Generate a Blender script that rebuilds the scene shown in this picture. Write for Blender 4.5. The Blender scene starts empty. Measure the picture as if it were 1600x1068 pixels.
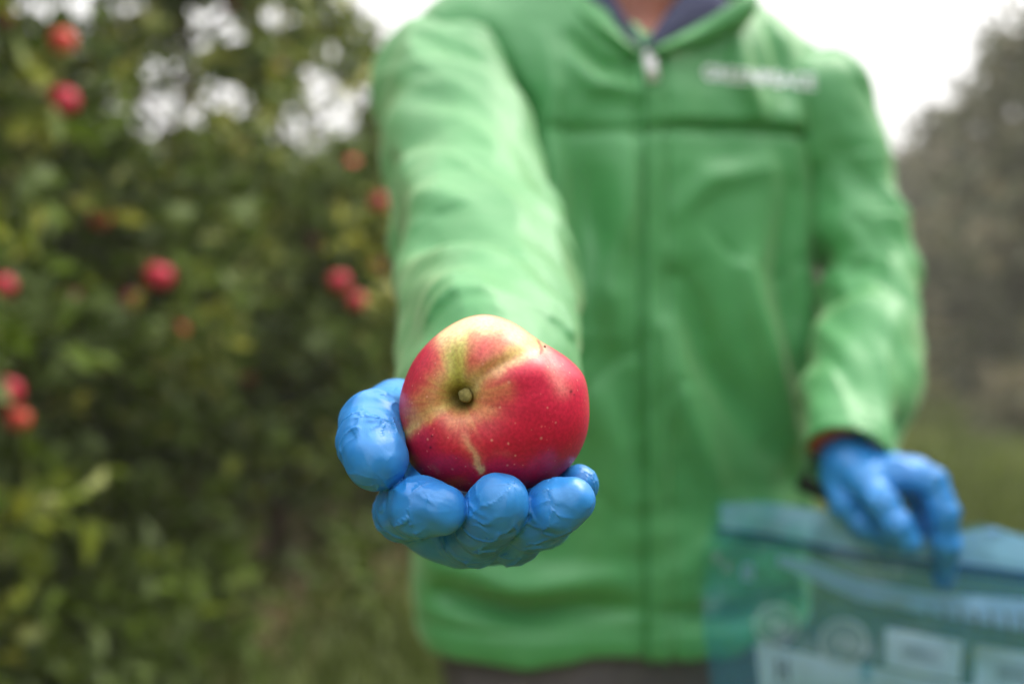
import bpy, bmesh, math, random
import numpy as np
from mathutils import Vector, Matrix

rng = np.random.default_rng(7)
random.seed(7)
R = math.radians
F = 1556.0            # focal length in photo pixels (35 mm lens, 36 mm sensor, 1600 px)
CZ = 1.11             # camera height
scene = bpy.context.scene
COL = scene.collection

# ------------------------------------------------------------------ camera, sky, sun, exposure
cam_d = bpy.data.cameras.new('camera')
cam = bpy.data.objects.new('camera', cam_d); COL.objects.link(cam)
cam.location = (0, 0, CZ); cam.rotation_euler = (R(90), 0, 0)
cam_d.lens = 35; cam_d.sensor_width = 36; cam_d.clip_start = 0.02; cam_d.clip_end = 600
cam_d.dof.use_dof = True; cam_d.dof.focus_distance = 0.387; cam_d.dof.aperture_fstop = 3.4
cam_d.dof.aperture_blades = 9; cam_d.dof.aperture_rotation = R(10)
scene.camera = cam

SUN_EL, SUN_AZ = R(56), R(62)       # azimuth measured from +Y (view direction) towards +X
world = bpy.data.worlds.new('World'); scene.world = world; world.use_nodes = True
wn, wl = world.node_tree.nodes, world.node_tree.links
wn.clear()
wo = wn.new('ShaderNodeOutputWorld'); bg = wn.new('ShaderNodeBackground')
sky = wn.new('ShaderNodeTexSky'); sky.sky_type = 'NISHITA'; sky.sun_disc = False
sky.sun_elevation = SUN_EL; sky.sun_rotation = SUN_AZ
sky.air_density = 1.5; sky.dust_density = 6.0; sky.ozone_density = 1.0
hs = wn.new('ShaderNodeHueSaturation'); hs.inputs['Saturation'].default_value = 0.2
mx = wn.new('ShaderNodeMixRGB'); mx.inputs[0].default_value = 0.72
mx.inputs[2].default_value = (9.15, 8.95, 8.75, 1)   # even cloud deck over the clear sky
wl.new(sky.outputs[0], hs.inputs['Color']); wl.new(hs.outputs[0], mx.inputs[1])
tcw = wn.new('ShaderNodeTexCoord'); sxyz = wn.new('ShaderNodeSeparateXYZ'); wl.new(tcw.outputs['Generated'], sxyz.inputs[0])
mrw = wn.new('ShaderNodeMapRange'); wl.new(sxyz.outputs['Z'], mrw.inputs['Value'])      # overcast sky: zenith brighter than horizon
mrw.inputs['From Min'].default_value = 0.0; mrw.inputs['From Max'].default_value = 1.0
mrw.inputs['To Min'].default_value = 0.92; mrw.inputs['To Max'].default_value = 2.3
vm = wn.new('ShaderNodeVectorMath'); vm.operation = 'SCALE'; wl.new(mx.outputs[0], vm.inputs[0]); wl.new(mrw.outputs[0], vm.inputs['Scale'])
wl.new(vm.outputs[0], bg.inputs['Color']); bg.inputs['Strength'].default_value = 0.10
wl.new(bg.outputs[0], wo.inputs['Surface'])

sun_d = bpy.data.lights.new('sun', 'SUN'); sun_d.energy = 1.5; sun_d.angle = R(25); sun_d.color = (1.0, 0.92, 0.80)
sun = bpy.data.objects.new('sun', sun_d); COL.objects.link(sun)
sd = Vector((math.sin(SUN_AZ) * math.cos(SUN_EL), math.cos(SUN_AZ) * math.cos(SUN_EL), math.sin(SUN_EL)))
sun.rotation_euler = sd.to_track_quat('Z', 'Y').to_euler()
sun.location = (3, 2, 6)

vs = scene.view_settings
vs.view_transform = 'Standard'; vs.look = 'None'; vs.exposure = 0.66; vs.gamma = 1; vs.use_curve_mapping = False
cy = scene.cycles
cy.use_denoising = True
try: cy.denoiser = 'OPENIMAGEDENOISE'
except Exception: pass
cy.max_bounces = 7; cy.diffuse_bounces = 3; cy.glossy_bounces = 3; cy.transmission_bounces = 4
cy.transparent_max_bounces = 12; cy.volume_bounces = 0
cy.sample_clamp_indirect = 4.0; cy.caustics_reflective = False; cy.caustics_refractive = False

# ------------------------------------------------------------------ helpers
def lin(r, g, b):
    def f(c):
        c /= 255.0
        return c / 12.92 if c <= 0.04045 else ((c + 0.055) / 1.055) ** 2.4
    return (f(r), f(g), f(b), 1.0)

def P(px, py, d):
    return np.array([(px - 800.0) / F * d, d, CZ - (py - 534.0) / F * d])

def mesh_obj(name, V, faces, mats, parent=None, smooth=True):
    me = bpy.data.meshes.new(name)
    V = np.asarray(V, dtype=np.float64)
    if isinstance(faces, np.ndarray):
        n, k = faces.shape
        me.vertices.add(len(V)); me.vertices.foreach_set('co', V.astype(np.float32).ravel())
        me.loops.add(n * k); me.loops.foreach_set('vertex_index', faces.astype(np.int32).ravel())
        me.polygons.add(n)
        me.polygons.foreach_set('loop_start', np.arange(0, n * k, k, dtype=np.int32))
        me.polygons.foreach_set('loop_total', np.full(n, k, dtype=np.int32))
        me.update(calc_edges=True)
    else:
        me.from_pydata([tuple(v) for v in V], [], faces); me.update()
    if smooth: me.polygons.foreach_set('use_smooth', np.ones(len(me.polygons), dtype=bool))
    o = bpy.data.objects.new(name, me); COL.objects.link(o)
    for m in (mats if isinstance(mats, (list, tuple)) else [mats]): me.materials.append(m)
    if parent: o.parent = parent
    return o

def vcol(o, rgb, name='tint'):
    a = o.data.color_attributes.new(name, 'FLOAT_COLOR', 'POINT')
    c = np.ones((len(o.data.vertices), 4), dtype=np.float32)
    rgb = np.asarray(rgb, dtype=np.float32); c[:, :rgb.shape[1]] = rgb
    a.data.foreach_set('color', c.ravel())

def tag(o, label=None, cat=None, group=None, kind=None):
    if label: o['label'] = label
    if cat: o['category'] = cat
    if group: o['group'] = group
    if kind: o['kind'] = kind
    return o

def thing(name, loc, label, cat, group=None):
    o = bpy.data.objects.new(name, None); COL.objects.link(o); o.location = loc
    o.empty_display_size = 0.05
    return tag(o, label, cat, group)

def keep(child, parent):           # parent without moving (parents carry a translation only)
    child.parent = parent
    child.location = child.location - parent.location if child.parent else child.location
    return child

def local(o, parent):
    """mesh built in world coordinates, hung under an Empty with a translation"""
    off = np.array(parent.location)
    co = np.empty(len(o.data.vertices) * 3, dtype=np.float32); o.data.vertices.foreach_get('co', co)
    co = co.reshape(-1, 3) - off; o.data.vertices.foreach_set('co', co.ravel().astype(np.float32))
    o.data.update(); o.parent = parent
    return o

def _hash(i, j, k, seed):
    h = (i.astype(np.int64) * 73856093) ^ (j.astype(np.int64) * 19349663) ^ (k.astype(np.int64) * 83492791) ^ (seed * 2654435)
    h = (h ^ (h >> 13)) * 1274126177
    h = h ^ (h >> 16)
    return (h & 0xFFFFF).astype(np.float32) / 524287.5 - 1.0

def vnoise(x, y, z, seed=0):
    x, y, z = [np.asarray(a, dtype=np.float32) for a in np.broadcast_arrays(x, y, z)]
    i, j, k = np.floor(x), np.floor(y), np.floor(z)
    fx, fy, fz = x - i, y - j, z - k
    fx, fy, fz = [f * f * (3 - 2 * f) for f in (fx, fy, fz)]
    i, j, k = i.astype(np.int64), j.astype(np.int64), k.astype(np.int64)
    o = 0
    for a in (0, 1):
        for b in (0, 1):
            for c in (0, 1):
                o = o + _hash(i + a, j + b, k + c, seed) * (fx if a else 1 - fx) * (fy if b else 1 - fy) * (fz if c else 1 - fz)
    return o

def fnoise(x, y, z, seed=0, oct=3):
    o, a = 0, 1.0
    for n in range(oct):
        o = o + a * vnoise(x * 2 ** n, y * 2 ** n, z * 2 ** n, seed + n); a *= 0.5
    return o / 1.6

def sstep(a, b, x):
    t = np.clip((x - a) / (b - a), 0, 1); return t * t * (3 - 2 * t)

def smin(a, b, k):
    h = np.clip(0.5 + 0.5 * (b - a) / k, 0, 1)
    return b * (1 - h) + a * h - k * h * (1 - h)

def smax(a, b, k): return -smin(-a, -b, k)

def cap(p, a, b, ra, rb):
    a = np.asarray(a, dtype=np.float32); b = np.asarray(b, dtype=np.float32)
    pa = p - a; ba = b - a
    h = np.clip((pa @ ba) / max(float(ba @ ba), 1e-12), 0, 1)
    q = pa - h[..., None] * ba
    return np.sqrt((q * q).sum(-1)) - (ra + (rb - ra) * h)

def chain(p, pts, k=0.003):
    """pts: list of (xyz, r)"""
    d = None
    for (a, ra), (b, rb) in zip(pts[:-1], pts[1:]):
        c = cap(p, a, b, ra, rb)
        d = c if d is None else smin(d, c, k)
    return d

def seg_dist2d(x, y, pl):
    """distance to polyline and parameter 0..1 along it"""
    best = np.full(np.shape(x), 1e9); tt = np.zeros(np.shape(x)); n = len(pl) - 1
    for i in range(n):
        (ax, ay), (bx, by) = pl[i], pl[i + 1]
        dx, dy = bx - ax, by - ay
        h = np.clip(((x - ax) * dx + (y - ay) * dy) / (dx * dx + dy * dy + 1e-12), 0, 1)
        d = np.hypot(x - ax - h * dx, y - ay - h * dy)
        m = d < best; best = np.where(m, d, best); tt = np.where(m, (i + h) / n, tt)
    return best, tt

def surface(f, lo, hi, h, project=2):
    """surface nets of the implicit f over a box: vertices, quads"""
    lo = np.array(lo, dtype=np.float64); hi = np.array(hi, dtype=np.float64)
    n = np.ceil((hi - lo) / h).astype(int) + 1
    xs = [(lo[i] + h * np.arange(n[i])).astype(np.float32) for i in range(3)]
    # coarse pass to find the blocks the surface crosses
    B = 8
    val = np.full(n, 1.0, dtype=np.float32)
    nb = [(n[i] + B - 1) // B for i in range(3)]
    cx = [np.minimum(np.arange(nb[i]) * B + B / 2, n[i] - 1) * h + lo[i] for i in range(3)]
    G = np.stack(np.meshgrid(*cx, indexing='ij'), -1).astype(np.float32)
    cv = f(G.reshape(-1, 3)).reshape(nb)
    near = np.abs(cv) < h * B * 1.35 + 0.004
    for bi in range(nb[0]):
        sx = slice(bi * B, min((bi + 1) * B, n[0]))
        js, ks = np.nonzero(near[bi])
        val[sx] = np.repeat(np.repeat(np.where(cv[bi] < 0, -1.0, 1.0), B, 0), B, 1)[:n[1], :n[2]][None]
        if len(js) == 0: continue
        pts, idx = [], []
        for j, k in zip(js, ks):
            sy = slice(j * B, min((j + 1) * B, n[1])); sz = slice(k * B, min((k + 1) * B, n[2]))
            g = np.stack(np.meshgrid(xs[0][sx], xs[1][sy], xs[2][sz], indexing='ij'), -1)
            pts.append(g.reshape(-1, 3)); idx.append((sy, sz, g.shape[:3]))
        v = f(np.concatenate(pts)); o = 0
        for sy, sz, sh in idx:
            c = sh[0] * sh[1] * sh[2]; val[sx, sy, sz] = v[o:o + c].reshape(sh); o += c
    s = val < 0
    c = [s[a:a + n[0] - 1 or None, b:b + n[1] - 1, d:d + n[2] - 1] for a in (0, 1) for b in (0, 1) for d in (0, 1)]
    c = [s[a:n[0] - 1 + a, b:n[1] - 1 + b, d:n[2] - 1 + d] for a in (0, 1) for b in (0, 1) for d in (0, 1)]
    cnt = sum(x.astype(np.int8) for x in c)
    act = (cnt > 0) & (cnt < 8)
    I = np.argwhere(act)
    vid = np.full(act.shape, -1, dtype=np.int64); vid[act] = np.arange(len(I))
    acc = np.zeros((len(I), 3)); num = np.zeros(len(I))
    corners = [(a, b, d) for a in (0, 1) for b in (0, 1) for d in (0, 1)]
    for p0 in corners:
        for ax in range(3):
            if p0[ax]: continue
            p1 = list(p0); p1[ax] = 1
            v0 = val[I[:, 0] + p0[0], I[:, 1] + p0[1], I[:, 2] + p0[2]]
            v1 = val[I[:, 0] + p1[0], I[:, 1] + p1[1], I[:, 2] + p1[2]]
            m = (v0 < 0) != (v1 < 0)
            t = np.where(m, v0 / np.where(m, v0 - v1, 1), 0)
            q = np.array(p0, dtype=float)[None].repeat(len(I), 0); q[:, ax] += t
            acc += np.where(m[:, None], q, 0); num += m
    V = (I + acc / num[:, None]) * h + lo
    quads = []
    for ax in range(3):
        o1, o2 = [(1, 2), (2, 0), (0, 1)][ax]
        sl0 = [slice(None)] * 3; sl1 = [slice(None)] * 3
        sl0[ax] = slice(0, n[ax] - 1); sl1[ax] = slice(1, n[ax])
        ch = s[tuple(sl0)] != s[tuple(sl1)]
        E = np.argwhere(ch)
        E = E[(E[:, o1] > 0) & (E[:, o2] > 0) & (E[:, o1] < n[o1] - 1) & (E[:, o2] < n[o2] - 1)]
        fl = s[tuple(sl0)][E[:, 0], E[:, 1], E[:, 2]]
        def at(d1, d2):
            q = E.copy(); q[:, o1] -= d1; q[:, o2] -= d2
            return vid[q[:, 0], q[:, 1], q[:, 2]]
        Q = np.stack([at(0, 0), at(1, 0), at(1, 1), at(0, 1)], 1)
        Q[~fl] = Q[~fl][:, ::-1]
        quads.append(Q)
    Q = np.concatenate(quads); Q = Q[(Q >= 0).all(1)]
    e = h * 0.4
    for _ in range(project):
        V32 = V.astype(np.float32); d = f(V32); g = np.empty_like(V)
        for ax in range(3):
            a = V32.copy(); a[:, ax] += e; b = V32.copy(); b[:, ax] -= e
            g[:, ax] = (f(a) - f(b)) / (2 * e)
        st = (d / np.maximum((g * g).sum(1), 0.05))[:, None] * g
        L = np.linalg.norm(st, axis=1, keepdims=True)
        V = V - st * np.minimum(1, h * 0.7 / np.maximum(L, 1e-9))
    return V, Q

def grad_n(f, V, e):
    V32 = V.astype(np.float32); g = np.empty_like(V)
    for ax in range(3):
        a = V32.copy(); a[:, ax] += e; b = V32.copy(); b[:, ax] -= e
        g[:, ax] = f(a) - f(b)
    return g / np.maximum(np.linalg.norm(g, axis=1, keepdims=True), 1e-9)

def tube(pts, rad, seg=10):
    """tube along points; returns V, F lists"""
    V, Fc = [], []
    pts = [Vector(p) for p in pts]
    up = Vector((0.13, 0.21, 0.97))
    for i, p in enumerate(pts):
        t = (pts[min(i + 1, len(pts) - 1)] - pts[max(i - 1, 0)]).normalized()
        a = t.cross(up); a = a.normalized() if a.length > 1e-3 else t.orthogonal().normalized()
        b = t.cross(a)
        r = rad[i] if hasattr(rad, '__len__') else rad
        for k in range(seg):
            w = 2 * math.pi * k / seg
            V.append(p + (a * math.cos(w) + b * math.sin(w)) * r)
    for i in range(len(pts) - 1):
        for k in range(seg):
            Fc.append((i * seg + k, i * seg + (k + 1) % seg, (i + 1) * seg + (k + 1) % seg, (i + 1) * seg + k))
    Fc.append(tuple(range(seg))[::-1]); Fc.append(tuple((len(pts) - 1) * seg + k for k in range(seg)))
    return [tuple(v) for v in V], Fc

# ------------------------------------------------------------------ materials
def new_mat(name):
    m = bpy.data.materials.new(name); m.use_nodes = True
    nt = m.node_tree; b = nt.nodes['Principled BSDF']
    return m, nt, b

def nd(nt, t, **kw):
    n = nt.nodes.new(t)
    for k, v in kw.items(): setattr(n, k, v)
    return n

def noise_node(nt, scale, detail=4, vec=None, sc3=None, rough=0.5):
    n = nd(nt, 'ShaderNodeTexNoise'); n.inputs['Scale'].default_value = scale
    n.inputs['Detail'].default_value = detail; n.inputs['Roughness'].default_value = rough
    c = nd(nt, 'ShaderNodeTexCoord')
    src = c.outputs['Object']
    if sc3:
        mp = nd(nt, 'ShaderNodeMapping'); mp.inputs['Scale'].default_value = sc3
        nt.links.new(src, mp.inputs[0]); src = mp.outputs[0]
    nt.links.new(vec or src, n.inputs['Vector'])
    return n

def ramp(nt, fac, stops):
    r = nd(nt, 'ShaderNodeValToRGB'); e = r.color_ramp.elements
    e[0].position, e[0].color = stops[0]; e[1].position, e[1].color = stops[-1]
    for pos, c in stops[1:-1]:
        x = e.new(pos); x.color = c
    nt.links.new(fac, r.inputs[0]); return r

def bump(nt, b, h, strength, dist, prev=None):
    n = nd(nt, 'ShaderNodeBump'); n.inputs['Strength'].default_value = strength; n.inputs['Distance'].default_value = dist
    nt.links.new(h, n.inputs['Height'])
    if prev: nt.links.new(prev.outputs[0], n.inputs['Normal'])
    nt.links.new(n.outputs[0], b.inputs['Normal']); return n

def simple(name, c1, c2, scale, rough=0.7, bumpd=0.0, bscale=None, detail=4, spec=0.5):
    m, nt, b = new_mat(name)
    n = noise_node(nt, scale, detail)
    r = ramp(nt, n.outputs['Fac'], [(0.3, c1), (0.7, c2)])
    nt.links.new(r.outputs[0], b.inputs['Base Color']); b.inputs['Roughness'].default_value = rough
    b.inputs['Specular IOR Level'].default_value = spec
    if bumpd:
        n2 = noise_node(nt, bscale or scale * 3, 5); bump(nt, b, n2.outputs['Fac'], 0.8, bumpd)
    return m

# jacket fabric
M_jacket, nt, b = new_mat('green_shell_fabric')
n = noise_node(nt, 7, 3)
r = ramp(nt, n.outputs['Fac'], [(0.3, (0.060, 0.285, 0.094, 1)), (0.7, (0.080, 0.34, 0.114, 1))])
nt.links.new(r.outputs[0], b.inputs['Base Color'])
b.inputs['Roughness'].default_value = 0.48; b.inputs['Specular IOR Level'].default_value = 0.55
b.inputs['Sheen Weight'].default_value = 0.32; b.inputs['Sheen Roughness'].default_value = 0.45
b.inputs['Sheen Tint'].default_value = (0.95, 1.0, 0.68, 1)
n2 = noise_node(nt, 1400, 2); bb = bump(nt, b, n2.outputs['Fac'], 0.25, 0.0004)
n3 = noise_node(nt, 38, 4, sc3=(1, 1, 0.6), rough=0.45); bump(nt, b, n3.outputs['Fac'], 0.5, 0.006, bb)

M_jacket_in = simple('dark_green_lining', lin(18, 60, 28), lin(25, 75, 35), 20, 0.7)
M_zip = simple('green_zip_tape', lin(44, 118, 60), lin(54, 132, 70), 300, 0.7, 0.0006, 900)
M_pull = simple('pale_metal_pull', lin(225, 220, 232), lin(240, 238, 246), 90, 0.35)
M_print_white = simple('white_jacket_print', lin(225, 236, 244), lin(240, 246, 252), 200, 0.5)
M_shirt = simple('slate_purple_fleece', lin(56, 60, 88), lin(74, 76, 106), 160, 0.95, 0.001, 700)
M_trousers = simple('charcoal_twill', lin(84, 78, 86), lin(98, 92, 100), 60, 0.85, 0.0015, 300)
M_skin, nt, b = new_mat('skin')
n = noise_node(nt, 24, 4)
r = ramp(nt, n.outputs['Fac'], [(0.3, lin(158, 98, 88)), (0.7, lin(184, 120, 104))])
nt.links.new(r.outputs[0], b.inputs['Base Color']); b.inputs['Roughness'].default_value = 0.5
b.inputs['Subsurface Weight'].default_value = 0.12; b.inputs['Subsurface Radius'].default_value = (0.01, 0.004, 0.002)
M_hair = simple('brown_hair', lin(50, 36, 28), lin(78, 58, 42), 200, 0.6, 0.002, 500)
M_shoe = simple('black_boot_leather', lin(32, 30, 30), lin(48, 44, 42), 60, 0.5)
M_band = simple('red_cuff_knit', lin(190, 84, 62), lin(206, 98, 74), 200, 0.8)
M_watch = simple('black_strap', lin(16, 15, 18), lin(26, 25, 28), 100, 0.4)
M_eye = simple('eye_white', lin(220, 215, 210), lin(228, 224, 218), 50, 0.2)

# glove nitrile
def glove_mat(name, bumpk):
    m, nt, b = new_mat(name)
    n = noise_node(nt, 45, 4)
    r = ramp(nt, n.outputs['Fac'], [(0.3, lin(38, 126, 206)), (0.7, lin(54, 142, 218))])
    nt.links.new(r.outputs[0], b.inputs['Base Color'])
    b.inputs['Roughness'].default_value = 0.38; b.inputs['Specular IOR Level'].default_value = 0.55
    a = nd(nt, 'ShaderNodeAttribute', attribute_name='wrinkle')
    bb = bump(nt, b, a.outputs['Fac'], 1.0, 0.00085 * bumpk)
    n2 = noise_node(nt, 900, 3); bb = bump(nt, b, n2.outputs['Fac'], 0.12, 0.0004, bb)
    n3 = noise_node(nt, 190, 3, rough=0.5)
    n3.inputs['Distortion'].default_value = 0.8
    bump(nt, b, n3.outputs['Fac'], 0.12, 0.0010, bb)
    return m
M_glove = glove_mat('blue_nitrile', 1.0)

# apple skin
def apple_mat(name, attr=True, c1=None, c2=None):
    m, nt, b = new_mat(name)
    if attr:
        a = nd(nt, 'ShaderNodeAttribute', attribute_name='tint'); base = a.outputs['Color']
    else:
        n = noise_node(nt, 26, 3, sc3=(1, 1, 0.4)); base = ramp(nt, n.outputs['Fac'], [(0.32, c1), (0.66, c2)]).outputs[0]
    v = nd(nt, 'ShaderNodeTexVoronoi', feature='F1'); v.inputs['Scale'].default_value = 320
    tc = nd(nt, 'ShaderNodeTexCoord'); nt.links.new(tc.outputs['Object'], v.inputs['Vector'])
    m1 = nd(nt, 'ShaderNodeMath', operation='LESS_THAN')
    rr = nd(nt, 'ShaderNodeMath', operation='MULTIPLY')     # speck radius varies, most cells have none
    sep = nd(nt, 'ShaderNodeSeparateColor'); nt.links.new(v.outputs['Color'], sep.inputs[0])
    pw = nd(nt, 'ShaderNodeMath', operation='POWER'); nt.links.new(sep.outputs[0], pw.inputs[0]); pw.inputs[1].default_value = 1.35
    nt.links.new(pw.outputs[0], rr.inputs[0]); rr.inputs[1].default_value = 0.27
    sm = nd(nt, 'ShaderNodeMapRange'); nt.links.new(v.outputs['Distance'], sm.inputs['Value'])
    nt.links.new(rr.outputs[0], sm.inputs['From Max']); sm.inputs['From Min'].default_value = 0.0
    sm.inputs['To Min'].default_value = 1.0; sm.inputs['To Max'].default_value = 0.0
    mix = nd(nt, 'ShaderNodeMixRGB'); nt.links.new(sm.outputs[0], mix.inputs[0])
    nt.links.new(base, mix.inputs[1]); mix.inputs[2].default_value = lin(226, 160, 140)
    # fine mottling of the blush
    n2 = noise_node(nt, 700, 3); r2 = ramp(nt, n2.outputs['Fac'], [(0.35, (0.86, 0.80, 0.80, 1)), (0.65, (1.12, 1.16, 1.14, 1))])
    mu = nd(nt, 'ShaderNodeMixRGB', blend_type='MULTIPLY'); mu.inputs[0].default_value = 1
    nt.links.new(mix.outputs[0], mu.inputs[1]); nt.links.new(r2.outputs[0], mu.inputs[2])
    nt.links.new(mu.outputs[0], b.inputs['Base Color'])
    b.inputs['Roughness'].default_value = 0.40; b.inputs['Specular IOR Level'].default_value = 0.4
    b.inputs['Subsurface Weight'].default_value = 0.06; b.inputs['Subsurface Radius'].default_value = (0.004, 0.002, 0.001)
    n3 = noise_node(nt, 260, 3); bump(nt, b, n3.outputs['Fac'], 0.15, 0.0006)
    return m
M_apple = apple_mat('apple_skin')
M_apple_red = apple_mat('red_apple_skin', False, lin(150, 12, 44), lin(220, 40, 72))
M_apple_orange = apple_mat('orange_red_apple_skin', False, lin(190, 40, 44), lin(226, 92, 70))
M_apple_shaded = apple_mat('shaded_dark_red_apple_skin', False, lin(90, 8, 26), lin(140, 20, 40))  # darker red copy, with the shade inside the crowns put into its colour
M_stem = simple('woody_stem', lin(92, 84, 40), lin(156, 146, 84), 420, 0.7, 0.0006, 1500)
M_stem_dark = simple('dried_brown_stem', lin(50, 38, 26), lin(84, 64, 40), 500, 0.8)

# foliage, bark, ground
def leaf_mat(name, dark, light, yellow):
    m, nt, b = new_mat(name)
    a = nd(nt, 'ShaderNodeAttribute', attribute_name='tint')
    sep = nd(nt, 'ShaderNodeSeparateColor'); nt.links.new(a.outputs['Color'], sep.inputs[0])
    r = ramp(nt, sep.outputs[0], [(0.0, dark), (0.72, light), (1.0, yellow)])
    geo = nd(nt, 'ShaderNodeNewGeometry')
    mix = nd(nt, 'ShaderNodeMixRGB'); nt.links.new(geo.outputs['Backfacing'], mix.inputs[0])
    nt.links.new(r.outputs[0], mix.inputs[1])
    hsv = nd(nt, 'ShaderNodeHueSaturation'); hsv.inputs['Saturation'].default_value = 0.7; hsv.inputs['Value'].default_value = 1.5
    nt.links.new(r.outputs[0], hsv.inputs['Color']); nt.links.new(hsv.outputs[0], mix.inputs[2])
    nt.links.new(mix.outputs[0], b.inputs['Base Color']); b.inputs['Roughness'].default_value = 0.5; b.inputs['Specular IOR Level'].default_value = 0.22
    tr = nd(nt, 'ShaderNodeBsdfTranslucent'); nt.links.new(r.outputs[0], tr.inputs['Color'])
    ms = nd(nt, 'ShaderNodeMixShader'); ms.inputs[0].default_value = 0.22
    nt.links.new(b.outputs[0], ms.inputs[1]); nt.links.new(tr.outputs[0], ms.inputs[2])
    nt.links.new(ms.outputs[0], nt.nodes['Material Output'].inputs['Surface'])
    return m
M_leaf = leaf_mat('apple_leaf', (0.018, 0.036, 0.003, 1), (0.110, 0.175, 0.012, 1), (0.38, 0.38, 0.045, 1))
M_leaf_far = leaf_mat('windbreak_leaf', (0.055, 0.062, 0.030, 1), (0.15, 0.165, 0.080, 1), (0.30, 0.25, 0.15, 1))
M_grass = leaf_mat('grass_blade', (0.055, 0.085, 0.010, 1), (0.16, 0.215, 0.022, 1), (0.38, 0.33, 0.11, 1))
M_bark = simple('apple_bark', lin(62, 48, 36), lin(96, 80, 64), 30, 0.9, 0.01, 60)

M_ground, nt, b = new_mat('orchard_ground')
tc = nd(nt, 'ShaderNodeTexCoord')
sp = nd(nt, 'ShaderNodeSeparateXYZ'); nt.links.new(tc.outputs['Object'], sp.inputs[0])
# distance to the row line  x = -1.06 + 0.30 (y - 5.5)
ma = nd(nt, 'ShaderNodeMath', operation='MULTIPLY_ADD'); nt.links.new(sp.outputs[1], ma.inputs[0]); ma.inputs[1].default_value = -0.30; ma.inputs[2].default_value = 1.06 + 0.30 * 5.5
ad = nd(nt, 'ShaderNodeMath', operation='ADD'); nt.links.new(sp.outputs[0], ad.inputs[0]); nt.links.new(ma.outputs[0], ad.inputs[1])
ng = noise_node(nt, 1.6, 5); nm = nd(nt, 'ShaderNodeMath', operation='MULTIPLY_ADD'); nt.links.new(ng.outputs['Fac'], nm.inputs[0]); nm.inputs[1].default_value = 0.9; nt.links.new(ad.outputs[0], nm.inputs[2])
ab = nd(nt, 'ShaderNodeMath', operation='ABSOLUTE'); s2 = nd(nt, 'ShaderNodeMath', operation='SUBTRACT'); nt.links.new(nm.outputs[0], s2.inputs[0]); s2.inputs[1].default_value = 0.45
nt.links.new(s2.outputs[0], ab.inputs[0])
mr = nd(nt, 'ShaderNodeMapRange'); nt.links.new(ab.outputs[0], mr.inputs[0]); mr.inputs[1].default_value = 0.7; mr.inputs[2].default_value = 1.15
n1 = noise_node(nt, 9, 6); dirt = ramp(nt, n1.outputs['Fac'], [(0.3, (0.15, 0.095, 0.05, 1)), (0.7, (0.32, 0.22, 0.13, 1))])
n4 = noise_node(nt, 5, 6); gr = ramp(nt, n4.outputs['Fac'], [(0.3, (0.065, 0.088, 0.012, 1)), (0.6, (0.16, 0.18, 0.026, 1)), (0.8, (0.27, 0.22, 0.06, 1))])
mixg = nd(nt, 'ShaderNodeMixRGB'); nt.links.new(mr.outputs[0], mixg.inputs[0]); nt.links.new(dirt.outputs[0], mixg.inputs[1]); nt.links.new(gr.outputs[0], mixg.inputs[2])
nt.links.new(mixg.outputs[0], b.inputs['Base Color']); b.inputs['Roughness'].default_value = 0.95
n5 = noise_node(nt, 22, 6); bump(nt, b, n5.outputs['Fac'], 0.9, 0.05)

# bag film
def film_mat(name, tint, body, amount, rough=0.18):
    m, nt, b = new_mat(name)
    nt.nodes.remove(b)
    out = nt.nodes['Material Output']
    t = nd(nt, 'ShaderNodeBsdfTransparent'); t.inputs[0].default_value = tint
    d = nd(nt, 'ShaderNodeBsdfDiffuse'); d.inputs[0].default_value = body
    tl = nd(nt, 'ShaderNodeBsdfTranslucent'); tl.inputs[0].default_value = body
    md = nd(nt, 'ShaderNodeMixShader'); md.inputs[0].default_value = 0.5; nt.links.new(d.outputs[0], md.inputs[1]); nt.links.new(tl.outputs[0], md.inputs[2])
    m1 = nd(nt, 'ShaderNodeMixShader'); m1.inputs[0].default_value = amount
    n = noise_node(nt, 14, 3); mrn = nd(nt, 'ShaderNodeMapRange'); nt.links.new(n.outputs['Fac'], mrn.inputs[0])
    mrn.inputs[1].default_value = 0.3; mrn.inputs[2].default_value = 0.7; mrn.inputs[3].default_value = amount * 0.7; mrn.inputs[4].default_value = min(1, amount * 1.35)
    nt.links.new(mrn.outputs[0], m1.inputs[0])
    nt.links.new(t.outputs[0], m1.inputs[1]); nt.links.new(md.outputs[0], m1.inputs[2])
    g = nd(nt, 'ShaderNodeBsdfGlossy'); g.inputs['Roughness'].default_value = rough
    fr = nd(nt, 'ShaderNodeFresnel'); fr.inputs['IOR'].default_value = 1.35
    m2 = nd(nt, 'ShaderNodeMixShader'); nt.links.new(fr.outputs[0], m2.inputs[0])
    nt.links.new(m1.outputs[0], m2.inputs[1]); nt.links.new(g.outputs[0], m2.inputs[2])
    nt.links.new(m2.outputs[0], out.inputs['Surface'])
    return m
M_film = film_mat('clear_bag_film', (0.70, 0.93, 1.0, 1), lin(104, 188, 245), 0.17)
M_film_back = film_mat('clear_bag_back_film', (0.70, 0.93, 1.0, 1), lin(120, 196, 230), 0.08)
M_film_top = film_mat('milky_bag_lip', (0.78, 0.92, 1.0, 1), lin(150, 208, 255), 0.58)
M_zipline = film_mat('blue_zip_track', (0.10, 0.32, 0.62, 1), lin(30, 84, 150), 0.55)
M_bandw = film_mat('bluish_white_print', (0.7, 0.85, 0.98, 1), lin(160, 214, 255), 0.92)
M_panel = film_mat('white_writing_panel', (0.8, 0.95, 1.0, 1), lin(190, 232, 255), 0.97)
M_badge = film_mat('faint_round_badge', (0.75, 0.92, 0.95, 1), lin(190, 220, 232), 0.42)
M_badge2 = film_mat('pale_badge_emblem', (0.75, 0.92, 0.95, 1), lin(205, 230, 242), 0.6)
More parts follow.
